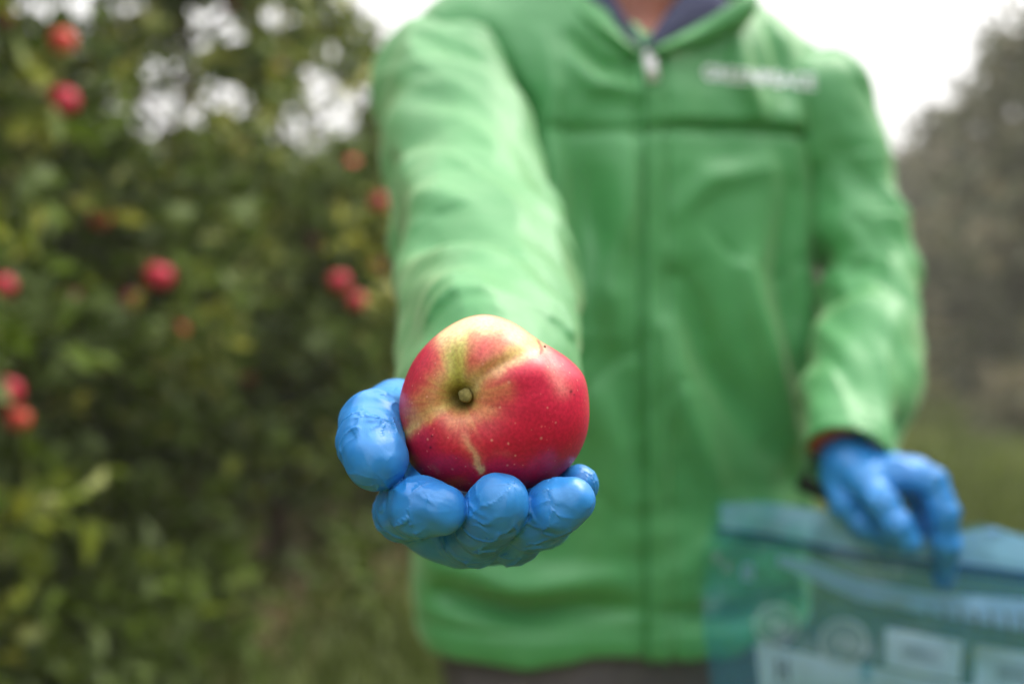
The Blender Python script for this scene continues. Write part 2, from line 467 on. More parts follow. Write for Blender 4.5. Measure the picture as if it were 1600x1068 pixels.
M_greytext = simple('grey_bag_lettering', lin(74, 104, 126), lin(92, 120, 140), 300, 0.6)

# ------------------------------------------------------------------ ground
gx = np.linspace(-1, 1, 141); gx = np.sign(gx) * np.abs(gx) ** 2.6 * 170
X, Y = np.meshgrid(gx, gx + 4, indexing='ij')
Z = 0.05 * vnoise(X * 0.5, Y * 0.5, 0 * X, 3) + 0.02 * vnoise(X * 2.1, Y * 2.1, 0 * X, 5)
Z *= sstep(0.4, 2.0, np.hypot(X - 0.1, Y - 1.15))
V = np.stack([X, Y, Z], -1).reshape(-1, 3)
N = 141; ii = np.arange(N * N).reshape(N, N)
Q = np.stack([ii[:-1, :-1], ii[1:, :-1], ii[1:, 1:], ii[:-1, 1:]], -1).reshape(-1, 4)
g = mesh_obj('ground', V, Q, M_ground); tag(g, kind='structure')

# ------------------------------------------------------------------ foliage
def leaf_mesh(c, dirs, nrm, L, W):
    """folded rhombic leaves: c base points, dirs axis, nrm normal"""
    n = len(c)
    side = np.cross(dirs, nrm); side /= np.maximum(np.linalg.norm(side, axis=1, keepdims=True), 1e-6)
    up = np.cross(side, dirs)
    L = L[:, None]; W = W[:, None]
    v0 = c; v1 = c + dirs * L * 0.5 + side * W * 0.5 + up * W * 0.18
    v2 = c + dirs * L - up * L * 0.12; v3 = c + dirs * L * 0.5 - side * W * 0.5 + up * W * 0.18
    V = np.stack([v0, v1, v2, v3], 1).reshape(-1, 3)
    b = np.arange(n)[:, None] * 4
    T = np.concatenate([b + [0, 1, 2], b + [0, 2, 3]], 0)
    return V, T

def unit(v): return v / np.maximum(np.linalg.norm(v, axis=-1, keepdims=True), 1e-9)

holes = []      # openings in the crowns: (centre line start, end, radius)
def add_hole(px, py, rpx, d0=2.2, d1=11.0): holes.append((P(px, py, 1.0) - np.array([0, 0, CZ]), rpx * 1.0 / F, d0, d1))
for h in [(248, 100, 34), (240, 172, 40), (300, 180, 22), (342, 150, 30), (378, 160, 26), (330, 35, 42), (300, 62, 22), (385, 45, 22), (437, 30, 26),
          (505, 135, 26), (518, 165, 42), (500, 205, 40), (540, 195, 26), (425, 205, 26), (455, 170, 18), (610, 27, 26), (60, 10, 36), (135, 0, 42), (210, 5, 26), (680, 4, 34),
          (506, 88, 18), (578, 140, 18), (95, 30, 15), (470, 120, 12), (590, 90, 13), (560, 60, 12)]:
    add_hole(*h)

hr = random.Random(5)
for _ in range(95): add_hole(hr.uniform(100, 640), hr.uniform(-10, 245), hr.uniform(6, 11))
for h in [(1565, 272, 11), (1530, 205, 12), (1580, 175, 20), (1490, 225, 9), (1545, 330, 5), (1460, 250, 8), (1590, 110, 12), (1600, 340, 5)]: add_hole(*h, d0=8, d1=80)
def outside_holes(c):
    ok = np.ones(len(c), dtype=bool); rel = c - np.array([0, 0, CZ])
    for dv, rr, d0, d1 in holes:
        y = rel[:, 1]; d = np.hypot(rel[:, 0] - dv[0] * y, rel[:, 2] - dv[2] * y)
        ed = 1 + 0.35 * vnoise(c[:, 0] * 9, c[:, 1] * 3, c[:, 2] * 9, 77)
        inside = (d < (rr + 0.003) * y * ed) & (y > d0) & (y < d1)
        ok &= ~(inside & (_hash(c[:, 0] * 997, c[:, 1] * 991, c[:, 2] * 983, 5) > -0.90))
    return ok

hang = []       # hanging apples: position, radius (filled below, before the trees)
APPLES = [
 (248, 432, 2.75, 0.040, 'red', 'bright red apple hanging alone in the dark gap of the left foliage'),
 (98, 64, 2.7, 0.036, 'orange', 'coral red apple hanging highest at the upper left corner of the hedge'),
 (100, 158, 2.7, 0.040, 'red', 'deep pink apple hanging just below the coral one near the top left'),
 (2, 448, 2.5, 0.036, 'red', 'pale pink apple cut by the left edge at mid height'),
 (8, 612, 2.45, 0.042, 'red', 'large crimson apple at the left edge level with the held apple'),
 (28, 655, 2.55, 0.032, 'orange', 'dull orange apple tucked under the large crimson one at the left edge'),
 (530, 440, 3.5, 0.040, 'red', 'upper crimson apple of the touching pair beside the green sleeve'),
 (556, 470, 3.6, 0.036, 'red', 'lower crimson apple of the touching pair beside the green sleeve'),
 (548, 259, 3.9, 0.038, 'orange', 'orange apple under the bright sky gap beside the shoulder'),
 (592, 315, 4.1, 0.038, 'red', 'crimson apple nearly touching the outline of the upper sleeve'),
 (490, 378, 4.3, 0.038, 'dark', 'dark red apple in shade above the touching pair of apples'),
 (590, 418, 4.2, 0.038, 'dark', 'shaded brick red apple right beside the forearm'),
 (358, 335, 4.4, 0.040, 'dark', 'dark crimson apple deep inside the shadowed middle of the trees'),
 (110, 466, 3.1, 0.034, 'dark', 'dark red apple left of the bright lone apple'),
 (374, 234, 4.2, 0.036, 'orange', 'dim orange apple below the sky gaps in the shaded crown'),
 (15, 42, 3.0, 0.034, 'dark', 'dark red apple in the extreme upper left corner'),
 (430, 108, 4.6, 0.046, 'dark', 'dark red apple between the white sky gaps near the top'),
 (356, 3, 4.2, 0.036, 'red', 'red apple cut by the top edge of the picture'),
 (155, 343, 3.2, 0.034, 'orange', 'small dull orange apple under the hedge top left of the lone apple'),
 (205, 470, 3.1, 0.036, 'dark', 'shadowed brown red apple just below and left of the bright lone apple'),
 (278, 520, 3.3, 0.034, 'orange', 'faint orange brown apple low beneath the bright lone apple'),
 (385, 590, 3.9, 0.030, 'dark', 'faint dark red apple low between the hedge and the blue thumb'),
]
for a in APPLES: hang.append((P(a[0], a[1], a[2]), a[3]))

def clear_apples(c):
    ok = np.ones(len(c), dtype=bool)
    for p, r in hang:
        t = p - np.array([0, 0, CZ]); L = np.linalg.norm(t); t = t / L
        q = c - p; al = -(q @ t)                     # towards the viewer's side of the lane
        perp = np.linalg.norm(q + al[:, None] * t, axis=1)
        ok &= ~((al > -r) & (al < 0.55) & (perp < r * 0.5))
    return ok

def crown(base, H, rad, nclump, per, L, mat, parent, low=0.35, dens_seed=1, lean=0.0, squash=(1.0, 1.0), clean=False, tone=0.5, kind=None):
    r_ = np.random.default_rng(dens_seed)
    t = r_.random(nclump)
    z = low + (H - low) * t ** 0.85
    zz = (z - low) / (H - low)
    prof = rad * (0.55 + 0.75 * np.sin(np.clip(zz * 1.15 + 0.12, 0, 1) * math.pi) ** 0.8 * (1 - 0.45 * zz))
    ang = r_.random(nclump) * 2 * math.pi
    rr = prof * np.sqrt(r_.random(nclump)) * (1 + 0.25 * vnoise(ang * 1.3, zz * 5, 0 * zz, dens_seed))
    cc = np.stack([rr * np.cos(ang) * squash[0], rr * np.sin(ang) * squash[1], z], 1)
    cdir = unit(np.stack([np.cos(ang), np.sin(ang), 0.35 + 0.5 * r_.random(nclump)], 1) + 0.3 * r_.normal(size=(nclump, 3)))
    s = r_.random((nclump, per))
    twig = L * 3.2
    pos = cc[:, None] + cdir[:, None] * (s[..., None] - 0.5) * twig + r_.normal(size=(nclump, per, 3)) * L * 0.42
    pos = pos.reshape(-1, 3)
    d = unit(np.repeat(cdir, per, 0) * 0.5 + r_.normal(size=pos.shape) * 0.75 + np.array([0, 0, -0.25]))
    nn = unit(r_.normal(size=pos.shape) * 0.7 + np.array([0, 0, 0.8]))
    wpos = pos + base
    ok = (wpos[:, 2] > 0.05)
    if clean: ok &= outside_holes(wpos) & clear_apples(wpos)
    # loose clearings through the crown so that it breaks into clumps
    ok &= (vnoise(wpos[:, 0] * 2.6, wpos[:, 1] * 2.6, wpos[:, 2] * 2.6, 40 + dens_seed) > -0.62)
    pos, d, nn = pos[ok], d[ok], nn[ok]; wpos = wpos[ok]
    LL = L * (0.7 + 0.6 * r_.random(len(pos))); WW = LL * (0.46 + 0.14 * r_.random(len(pos)))
    V, T = leaf_mesh(pos, d, nn, LL, WW)
    o = mesh_obj('crown', V, T, mat, parent, smooth=False)
    cl = np.repeat(r_.random(nclump), per)[ok]
    tint = np.clip(tone + 0.85 * (cl - 0.5) + 0.38 * (r_.random(len(pos)) - 0.5) + 0.18 * vnoise(wpos[:, 0] * 1.5, wpos[:, 1] * 1.5, wpos[:, 2] * 1.5, 9), 0, 1)
    vcol(o, np.repeat(tint, 4)[:, None].repeat(3, 1))
    o['kind'] = 'stuff'
    return o

def tree(name, x, y, H, rad, nclump, per, L, label, group, mat=None, seed=1, limbs=7, trunk_r=0.045, clean=False, low=0.35, squash=(1, 1), tone=0.5, cat='tree'):
    r_ = random.Random(seed)
    t = thing(name, (x, y, 0), label, cat, group)
    pts = [(0, 0, -0.05)]; n = 7
    for i in range(1, n):
        pts.append((r_.uniform(-.04, .04) * (H / 3), r_.uniform(-.04, .04) * (H / 3), H * 0.92 * i / (n - 1)))
    V, Fc = tube(pts, [trunk_r * (1.25 if i == 0 else 1 - 0.8 * i / (n - 1)) for i in range(n)], 10)
    mesh_obj('trunk', V, Fc, M_bark, t)
    for i in range(limbs):
        z0 = H * (0.22 + 0.62 * i / max(limbs - 1, 1)); a = r_.uniform(0, 6.28) + i * 2.4; l = rad * r_.uniform(0.65, 1.0) * (1.1 - 0.5 * i / limbs)
        p0 = Vector((0, 0, z0)); dr = Vector((math.cos(a), math.sin(a), 0))
        pp = [p0, p0 + dr * l * 0.4 + Vector((0, 0, l * 0.22)), p0 + dr * l * 0.75 + Vector((0, 0, l * 0.30)), p0 + dr * l + Vector((0, 0, l * 0.22))]
        V, Fc = tube(pp, [trunk_r * 0.45, trunk_r * 0.32, trunk_r * 0.2, trunk_r * 0.08], 6)
        mesh_obj('limb', V, Fc, M_bark, t)
    crown(np.array([x, y, 0]), H, rad, nclump, per, L, mat or M_leaf, t, low, seed, squash=squash, clean=clean, tone=tone)
    return t

def row_x(y): return -1.06 + 0.30 * (y - 5.5)
ROW = [
 (2.35, 3.15, 'apple tree nearest the lane mouth, outermost in the left row'),
 (3.3, 3.1, 'bushy apple tree at the left edge with the large crimson apple'),
 (4.25, 3.1, 'apple tree carrying the bright lone apple, second in view from the left edge'),
 (5.2, 3.2, 'apple tree below the cluster of white sky gaps'),
 (6.15, 3.0, 'apple tree with the touching pair of apples beside the sleeve'),
 (7.2, 3.1, 'apple tree showing right beside the green sleeve'),
 (8.3, 3.0, 'apple tree just past the sleeve, mostly hidden by the jacket'),
 (9.5, 3.1, 'far apple tree of the left row, hidden behind the jacket front'),
 (10.8, 3.0, 'farther apple tree of the left row behind the zip'),
 (12.4, 3.0, 'last apple tree of the left row behind the chest'),
]
for i, (y, H, lab) in enumerate(ROW):
    near = i < 6
    tree('apple_tree', row_x(y) - (0.06 if i % 2 else -0.04), y, H, 0.74, 520 if near else 300, 22, 0.094 if near else 0.105, lab,
         'apple trees of the left row', seed=11 + i, clean=True, low=0.08 if i < 2 else 0.42, limbs=9 if near else 5, tone=0.50)
ROW2 = [(4.4, 2.7, 'apple tree of the second row glimpsed behind the left edge'),
        (5.8, 2.8, 'second row apple tree glimpsed behind the coral apple'),
        (7.2, 2.9, 'second row apple tree behind the white sky gaps'),
        (8.6, 2.8, 'second row apple tree seen beneath the sky gap by the shoulder'),
        (10.0, 2.9, 'second row apple tree filling in beside the sleeve'),
        (11.4, 2.9, 'second row apple tree farthest along before the jacket hides it')]
for i, (y, H, lab) in enumerate(ROW2):
    tree('apple_tree', row_x(y) - 2.9, y + 0.9, H, 0.85, 420, 18, 0.11, lab, 'apple trees of the second row', seed=51 + i, clean=True, limbs=4, tone=0.38)

# unseen tree copies added to cut frontal light: left row extended, opposite row invented
srcs = [o for o in COL.objects if o.name.startswith('apple_tree') and o.parent is None][1:4]
def tree_copy(src, x, y, rz, label, group):
    c = src.copy(); COL.objects.link(c); c.location = (x, y, 0); c.rotation_euler = (0, 0, rz); c['label'] = label; c['group'] = group
    for ch in list(src.children):
        d = ch.copy(); COL.objects.link(d); d.parent = c
for k, y in enumerate([1.1, 0.0, -1.2, -2.4, -3.8, -5.2]):
    tree_copy(srcs[k % 3], row_x(y), y, 1.1 + k * 1.7, 'unseen apple tree added where the left row runs on outside the picture', 'added apple trees of the left row beyond the picture')
for k, y in enumerate([4.0, 2.2, 0.6, -1.0, -2.6, -4.2, -5.8]):
    tree_copy(srcs[(k + 1) % 3], row_x(y) + 5.6, y, 0.4 + k * 2.1, 'invented apple tree of an opposite row, added outside the picture for shade', 'added shade trees of an opposite row beyond the picture')

WIND = [(1390, 34, 7.3, 'hazy low windbreak tree just right of the bent elbow'),
        (1452, 28, 6.7, 'hazy windbreak tree above the yellowish shrub'),
        (1512, 22, 6.1, 'windbreak tree under the lacy skyline on the right'),
        (1570, 17, 5.5, 'windbreak tree with small sky gaps near the right edge'),
        (1630, 14, 5.5, 'tallest dark windbreak tree at the right edge'),
        (1330, 38, 7.6, 'farthest windbreak tree behind the upper arm'),
        (1280, 42, 7.6, 'windbreak tree hidden behind the chest and arm'),
        (1215, 45, 7.4, 'distant tree at the far end of the lane behind the chest lettering'),
        (1130, 48, 7.2, 'distant tree at the far end of the lane behind the jacket placket'),
        (1040, 50, 7.4, 'distant tree at the far end of the lane behind the zip'),
        (950, 52, 7.2, 'distant tree at the far end of the lane behind the jacket middle'),
        (1700, 12, 5.2, 'windbreak tree just outside the right edge')]
for i, (px, y, H, lab) in enumerate(WIND):
    tree('windbreak_tree', (px - 800) / F * y, y, H, 0.20 + 0.058 * y, 500, 14, 0.17 + 0.004 * y, lab, 'tall trees along the right side', mat=M_leaf_far,
         seed=81 + i, trunk_r=0.11, low=0.25, limbs=6, tone=0.5, clean=True)
# low shrub with yellowing leaves at the foot of the right-hand trees
for px, y, H, lab in [(1446, 19.0, 1.5, 'low yellowing shrub at the foot of the hazy trees'), (1590, 10.5, 0.75, 'low reddish brown shrub at the right edge above the grass')]:
    t = thing('shrub', ((px - 800) / F * y, y, 0), lab, 'shrub')
    crown(np.array([(px - 800) / F * y, y, 0]), H, 0.42, 90, 16, 0.10, M_leaf_far if y < 12 else M_grass, t, 0.02, 200 + int(y), tone=0.9)
    for k in range(5):
        a = k * 1.3; V, Fc = tube([(0, 0, -0.02), (0.1 * math.cos(a), 0.1 * math.sin(a), H * 0.45), (0.25 * math.cos(a), 0.25 * math.sin(a), H * 0.85)], [0.015, 0.01, 0.004], 6)
        mesh_obj('stem', V, Fc, M_bark, t)

# grass
def grass(n, lo, hi, hmin, hmax, seed):
    r_ = np.random.default_rng(seed)
    y = lo + (hi - lo) * r_.random(n) ** 1.3
    x = (-0.62 + 1.3 * r_.random(n)) * (y + 0.6)
    off = x - (-1.06 + 0.30 * (y - 5.5))
    strip = np.exp(-((off - 0.2) / 0.8) ** 4)
    keepm = r_.random(n) > strip * 0.93
    keepm &= np.hypot(x - 0.1, y - 1.15) > 0.35
    x, y = x[keepm], y[keepm]; n = len(x)
    c = np.stack([x, y, 0.05 * vnoise(x * 0.5, y * 0.5, 0 * x, 3) - 0.01], 1)
    d = unit(r_.normal(size=(n, 3)) * [0.35, 0.35, 0.1] + [0, 0, 1]); nn = unit(r_.normal(size=(n, 3)) * [1, 1, 0.1])
    h = hmin + (hmax - hmin) * r_.random(n) ** 1.5
    V, T = leaf_mesh(c, d, nn, h, 0.006 + 0.0015 * y)
    o = mesh_obj('grass', V, T, M_grass, smooth=False)
    vcol(o, np.repeat(np.clip(0.5 + 0.3 * vnoise(x * 1.2, y * 1.2, 0 * x, 8) + 0.4 * (r_.random(n) - 0.5), 0, 1), 4)[:, None].repeat(3, 1))
    tag(o, 'patchy green and straw coloured orchard grass on the lane', 'grass', kind='stuff')
grass(130000, 1.6, 20, 0.06, 0.26, 3)

# leafy weeds at the foot of the left row
def weeds(n, seed):
    r_ = np.random.default_rng(seed)
    y = 2.6 + 5.0 * r_.random(n); x = row_x(y) + 0.15 + 1.0 * r_.random(n) ** 1.2
    pxl = x / y * F + 800
    ok = (r_.random(n) < np.where((pxl > 330) & (pxl < 700), 0.12, 0.9)) & (vnoise(x * 2.2, y * 2.2, 0 * x, 71) > -0.15)
    x, y = x[ok], y[ok]; n = len(x); per = 16
    hgt = 0.10 + 0.26 * r_.random(n) * np.clip(1 + vnoise(x * 1.3, y * 1.3, 0 * x, 72), 0.3, 2)
    c = np.stack([x, y, 0 * x], 1)[:, None] + r_.normal(size=(n, per, 3)) * [0.06, 0.06, 0]
    c[..., 2] = 0.02 + hgt[:, None] * r_.random((n, per))
    c = c.reshape(-1, 3); d = unit(r_.normal(size=c.shape) * [1, 1, 0.4] + [0, 0, 0.7]); nn = unit(r_.normal(size=c.shape) * 0.6 + [0, 0, 0.9])
    L = 0.06 + 0.05 * r_.random(len(c))
    V, T = leaf_mesh(c, d, nn, L, L * 0.4); o = mesh_obj('weeds', V, T, M_leaf, smooth=False)
    tn = np.repeat(np.clip(0.46 + 0.5 * (r_.random(n) - 0.5), 0, 1), per) + 0.2 * (r_.random(len(c)) - 0.5)
    vcol(o, np.repeat(np.clip(tn, 0, 1), 4)[:, None].repeat(3, 1)); tag(o, 'leafy green weeds at the foot of the left tree row', 'weeds', kind='stuff')
weeds(1500, 17)

# hanging apples
def apple_shape(name, r, mat, parent=None, seg=28, rings=20):
    V, Fc = [], []
    for i in range(rings + 1):
        th = math.pi * i / rings
        for k in range(seg):
            ph = 2 * math.pi * k / seg
            rr = r * math.sin(th) ** 0.9 * (1 + 0.02 * math.cos(5 * ph) * (1 if th > 1.6 else 0.4)); z = r * 0.92 * math.cos(th)
            z -= 0.42 * r * math.exp(-(rr / (0.30 * r)) ** 2) * (1 if th < 1.57 else 0)
            z += 0.22 * r * math.exp(-(rr / (0.25 * r)) ** 2) * (1 if th > 1.57 else 0)
            rr *= 1.0 - 0.10 * (th / math.pi)
            V.append((rr * math.cos(ph), rr * math.sin(ph), z))
    for i in range(rings):
        for k in range(seg): Fc.append((i * seg + k, (i + 1) * seg + k, (i + 1) * seg + (k + 1) % seg, i * seg + (k + 1) % seg))
    return mesh_obj(name, V, Fc, mat, parent)

proto = {}
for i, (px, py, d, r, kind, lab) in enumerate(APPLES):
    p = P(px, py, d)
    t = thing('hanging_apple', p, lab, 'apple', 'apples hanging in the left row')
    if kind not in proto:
        a = apple_shape('flesh', 1.0, {'red': M_apple_red, 'orange': M_apple_orange, 'dark': M_apple_shaded}[kind], t)
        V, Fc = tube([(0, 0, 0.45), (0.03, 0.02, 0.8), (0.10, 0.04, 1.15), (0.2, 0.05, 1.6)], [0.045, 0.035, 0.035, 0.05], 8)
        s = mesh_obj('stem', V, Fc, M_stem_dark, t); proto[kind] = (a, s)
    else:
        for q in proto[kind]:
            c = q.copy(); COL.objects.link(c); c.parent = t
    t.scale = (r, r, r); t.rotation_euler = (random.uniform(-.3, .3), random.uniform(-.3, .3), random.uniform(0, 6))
# ------------------------------------------------------------------ the person
# skeleton in world metres; P(px, py, depth)
def J(px, py, d, r): return (P(px, py, d), r / 1000.0)

CX, CY, AL = 0.126, 1.185, R(15)
ca, sa = math.cos(AL), math.sin(AL)
def to_uvz(p):
    x = p[..., 0] - CX; y = p[..., 1] - CY
    return x * ca + y * sa, x * sa - y * ca, p[..., 2]
def from_uvz(u, v, z):
    return np.stack([CX + u * ca + v * sa, CY + u * sa - v * ca, z], -1)

ZP = [.60, .70, .78, .95, 1.15, 1.30, 1.38, 1.42, 1.445, 1.465, 1.485, 1.505, 1.53, 1.60]
AP = [.222, .228, .236, .246, .253, .255, .257, .260, .261, .252, .226, .188, .128, .074]
BP = [.125, .130, .132, .126, .128, .128, .120, .110, .102, .094, .084, .075, .066, .060]
def torso_raw(p, grow=0.0):
    u, v, z = to_uvz(p)
    a = np.interp(z, ZP, AP) + grow; b_ = np.interp(z, ZP, BP) + grow
    e = 2.35
    n = ((np.abs(u) / a) ** e + (np.abs(v) / b_) ** e) ** (1 / e)
    return ((n - 1) * np.minimum(a, b_) * 1.05).astype(np.float32)

HEM = 0.772
def jacket_base(p):
    d = torso_raw(p)
    z = p[..., 2]
    d = smax(d, HEM - z, 0.006)
    # neck opening
    u, v, _ = to_uvz(p)
    d = smax(d, z - 1.54, 0.004)
    wedge = np.maximum(np.abs(u - 0.022) - (z - 1.412) * 1.15, 0.0 - v) * 0.7      # open V below the chin
    return smax(d, -wedge, 0.003)

def raycast(f, px, py, d0=0.85, d1=1.45, n=90):
    px = np.asarray(px, dtype=float); py = np.asarray(py, dtype=float)
    dirs = np.stack([(px - 800) / F, np.ones_like(px), -(py - 534) / F], -1)
    C = np.array([0, 0, CZ]); lo = np.full(px.shape, d0); hit = np.full(px.shape, np.nan)
    prev = f((C + dirs * d0).astype(np.float32))
    for i in range(1, n + 1):
        d = d0 + (d1 - d0) * i / n
        cur = f((C + dirs * d).astype(np.float32))
        m = np.isnan(hit) & (prev > 0) & (cur <= 0)
        hit = np.where(m, d, hit); prev = cur
    a = hit - (d1 - d0) / n; b_ = hit.copy()
    for _ in range(14):
        mid = (a + b_) / 2; v = f((C + dirs * np.nan_to_num(mid, nan=1.0)[..., None]).astype(np.float32))
        a = np.where(v > 0, mid, a); b_ = np.where(v > 0, b_, mid)
    return C + dirs * a[..., None]

def uvz_line(pts):
    p = np.array(pts, dtype=float); q = raycast(jacket_base, p[:, 0], p[:, 1])
    u, v, z = to_uvz(q); return list(zip(u, z))

# (polyline in photo pixels, height in mm (+ out), width in mm)
FOLDS = [
 ([(780, 110), (822, 172), (828, 262)], -9, 10), ([(855, 200), (862, 330), (900, 520)], 7, 16), ([(905, 210), (925, 320), (935, 420)], -7, 20),
 ([(985, 240), (975, 330), (950, 440), (960, 520)], 6, 16), ([(760, 60), (800, 140), (822, 175)], -6, 12),
 ([(880, 90), (930, 130), (990, 140)], 5, 14), ([(900, 60), (940, 100), (985, 115)], -6, 10), ([(850, 60), (862, 140), (858, 185)], 5, 12),
 ([(1075, 440), (1110, 560), (1200, 700)], -9, 22), ([(1040, 520), (1070, 640), (1130, 780)], 6, 20), ([(1170, 420), (1205, 560), (1240, 680)], 8, 18),
 ([(1283, 250), (1290, 400), (1272, 520), (1258, 640)], 7, 12), ([(1235, 300), (1225, 420), (1240, 560)], -5, 18),
 ([(1140, 40), (1150, 110), (1180, 170)], 6, 14), ([(1185, 30), (1215, 90), (1225, 150)], -6, 14), ([(1245, 50), (1262, 120), (1270, 180)], 5, 12),
 ([(700, 930), (820, 962), (990, 955)], -8, 13), ([(690, 880), (800, 915), (950, 900)], 5, 16), ([(1035, 962), (1150, 960), (1240, 930)], -7, 12),
 ([(900, 560), (960, 700), (940, 850)], 5, 24), ([(985, 600), (990, 760)], -4, 12), ([(1060, 330), (1110, 280), (1200, 260)], 3, 14),
 ([(1060, 880), (1130, 850), (1220, 800)], 5, 18), ([(700, 1000), (850, 1030), (1000, 1038), (1150, 1035)], 3, 10),
]
FOLD_UZ = [(uvz_line(pl), a / 1000.0, w / 1000.0) for pl, a, w in FOLDS]
FOLD_UZ = [f for f in FOLD_UZ if not np.isnan(np.array(f[0])).any()]
zq = raycast(jacket_base, [1003, 1012, 1018, 1018, 1020, 1022], [100, 190, 380, 600, 850, 1030])
zq = zq[~np.isnan(zq[:, 0])]; zu, zv, zz_ = to_uvz(zq)
def zip_u(z): return np.interp(z, zz_[::-1], zu[::-1])
yq = raycast(jacket_base, [835, 900, 1000, 1060, 1180, 1250, 1290], [182, 196, 196, 190, 192, 200, 232])
yu, _, yz = to_uvz(yq)
yok = ~np.isnan(yu)
def yoke_z(u): return np.interp(u, yu[yok], yz[yok])

def jacket_disp(p):
    u, v, z = to_uvz(p)
    front = sstep(-0.02, 0.05, v)
    d = np.zeros(u.shape, dtype=np.float64)
    for pl, A, w in FOLD_UZ:
        A = A * 2.3
        xs = [q[0] for q in pl]; zs = [q[1] for q in pl]
        m = (u > min(xs) - 3 * w) & (u < max(xs) + 3 * w) & (z > min(zs) - 3 * w) & (z < max(zs) + 3 * w) & (v > -0.05)
        if not m.any(): continue
        dist, t = seg_dist2d(u[m], z[m], pl)
        d[m] += A * np.exp(-(dist / w) ** 2) * (0.45 + 0.55 * np.sin(np.clip(t, 0.02, 0.98) * math.pi)) * front[m]
    d += 0.0085 * fnoise(u * 14, v * 7, z * 5 + u * 4, 21, 2) + 0.0022 * vnoise(u * 34 + z * 8, v * 20, z * 20, 23)
    # crumple concentrates near the hem
    wq = 0.8 * vnoise(u * 9, v * 9, z * 7, 91)
    d -= 0.0030 * np.exp(-np.abs(vnoise(u * 11 + wq, v * 5, z * 6.5 + wq + u * 5, 92)) / 0.09) * sstep(-0.2, 0.4, vnoise(u * 6, v * 6, z * 6, 93))
    d += 0.005 * np.exp(-((z - 0.86) / 0.08) ** 2) * vnoise(u * 9, v * 9, z * 42, 25)
    # yoke overlap
    s = z - yoke_z(u)
    k = 0.35 + 0.65 * sstep(-0.02, 0.04, u - zip_u(z))
    d += front * k * (0.0055 * sstep(-0.003, 0.004, s) - 0.0065 * np.exp(-((s + 0.007) / 0.006) ** 2))
    # placket over the zip with stitched valleys either side
    q = u - zip_u(z) - 0.004
    d += front * (0.0022 * sstep(0.018, 0.013, np.abs(q)) - 0.0055 * np.exp(-((np.abs(q) - 0.0165) / 0.0034) ** 2))
    d -= front * 0.004 * np.exp(-(q / 0.003) ** 2)
    # stitched hem band
    d -= 0.003 * np.exp(-((z - HEM - 0.032) / 0.004) ** 2)
    return d

def jacket_f(p):
    return (jacket_base(p) - jacket_disp(p)).astype(np.float32)

# --- sleeves
ARM_R = [J(690, 128, 1.05, 70), J(714, 235, .95, 75), J(740, 345, .85, 68), J(754, 440, .75, 64), J(760, 520, .66, 57.5), J(763, 590, .59, 50), J(765, 655, .545, 46)]
ARM_L = [J(1280, 156, 1.195, 61), J(1318, 260, 1.18, 54), J(1340, 360, 1.165, 53), J(1356, 450, 1.14, 51), J(1350, 540, 1.06, 51), J(1340, 620, 1.0, 50), J(1322, 722, .925, 42)]
def axis_param(p, C):
    """arc length along the chain and angle round it for each point"""
    best = np.full(len(p), 1e9); s = np.zeros(len(p)); th = np.zeros(len(p)); acc = 0
    for (a, ra), (b_, rb) in zip(C[:-1], C[1:]):
        ba = b_ - a; L = np.linalg.norm(ba); t = ba / L
        h = np.clip((p - a) @ t, 0, L); q = p - a - h[:, None] * t; d = np.linalg.norm(q, axis=1) - (ra + (rb - ra) * h / L)
        e1 = np.cross(t, [0.0, 0.0, 1.0]); e1 = e1 / max(np.linalg.norm(e1), 1e-6); e2 = np.cross(t, e1)
        m = d < best
        best = np.where(m, d, best); s = np.where(m, acc + h, s); th = np.where(m, np.arctan2(q @ e2, q @ e1), th); acc += L
    return s, th, acc

def sleeve_f(C, seed, bumps, hollow=0.036):
    endp, endr = C[-1]; t = C[-1][0] - C[-2][0]; t = t / np.linalg.norm(t)
    def f(p):
        d = chain(p, C, 0.02)
        s, th, L = axis_param(p.astype(np.float64), C)
        c, sn = np.cos(th), np.sin(th)
        w = 0.0080 * vnoise(s * 26 + c * 1.6, c * 1.3 + s * 3, sn * 1.3, seed) + 0.0075 * vnoise(s * 11 - sn * 1.2, c * 0.9, sn * 0.9 + s * 2, seed + 3)
        rg = 1 - np.abs(vnoise(s * 17 + c * 2.2, c * 0.9, sn * 0.9, seed + 6)); w += 0.0035 * (rg ** 4) - 0.0015
        w += 0.0025 * sstep(0.035, 0.028, np.abs(L - s - 0.0)) * 0.6
        w = w * (0.15 + 0.85 * sstep(0.0, 0.06, L - s))
        for bp, br, bh in bumps:
            w = w + bh * np.exp(-(np.linalg.norm(p - bp, axis=1) / br) ** 2)
        d = d - w
        pl = (p - endp) @ t
        d = smax(d, pl.astype(np.float32), 0.003)
        inner = cap(p, endp - t * 0.05, endp + t * 0.05, hollow, hollow + 0.002)
        return smax(d, -inner, 0.002).astype(np.float32)
    return f

bumpsR = [(P(612, 225, .97), .030, -.012), (P(650, 130, 1.0), .022, -.008), (P(700, 185, .93), .03, -.004), (P(640, 300, .86), .022, -.007), (P(780, 420, .70), .03, .004)]
bumpsL = [(P(1412, 425, 1.13), .024, .016), (P(1335, 470, 1.07), .024, -.012), (P(1378, 520, 1.0), .020, .008), (P(1345, 250, 1.12), .04, -.010), (P(1312, 420, 1.10), .03, -.006), (P(1420, 585, 1.0), .022, .008)]
fR = sleeve_f(ARM_R, 31, bumpsR, 0.036); fL = sleeve_f(ARM_L, 47, bumpsL, 0.037)

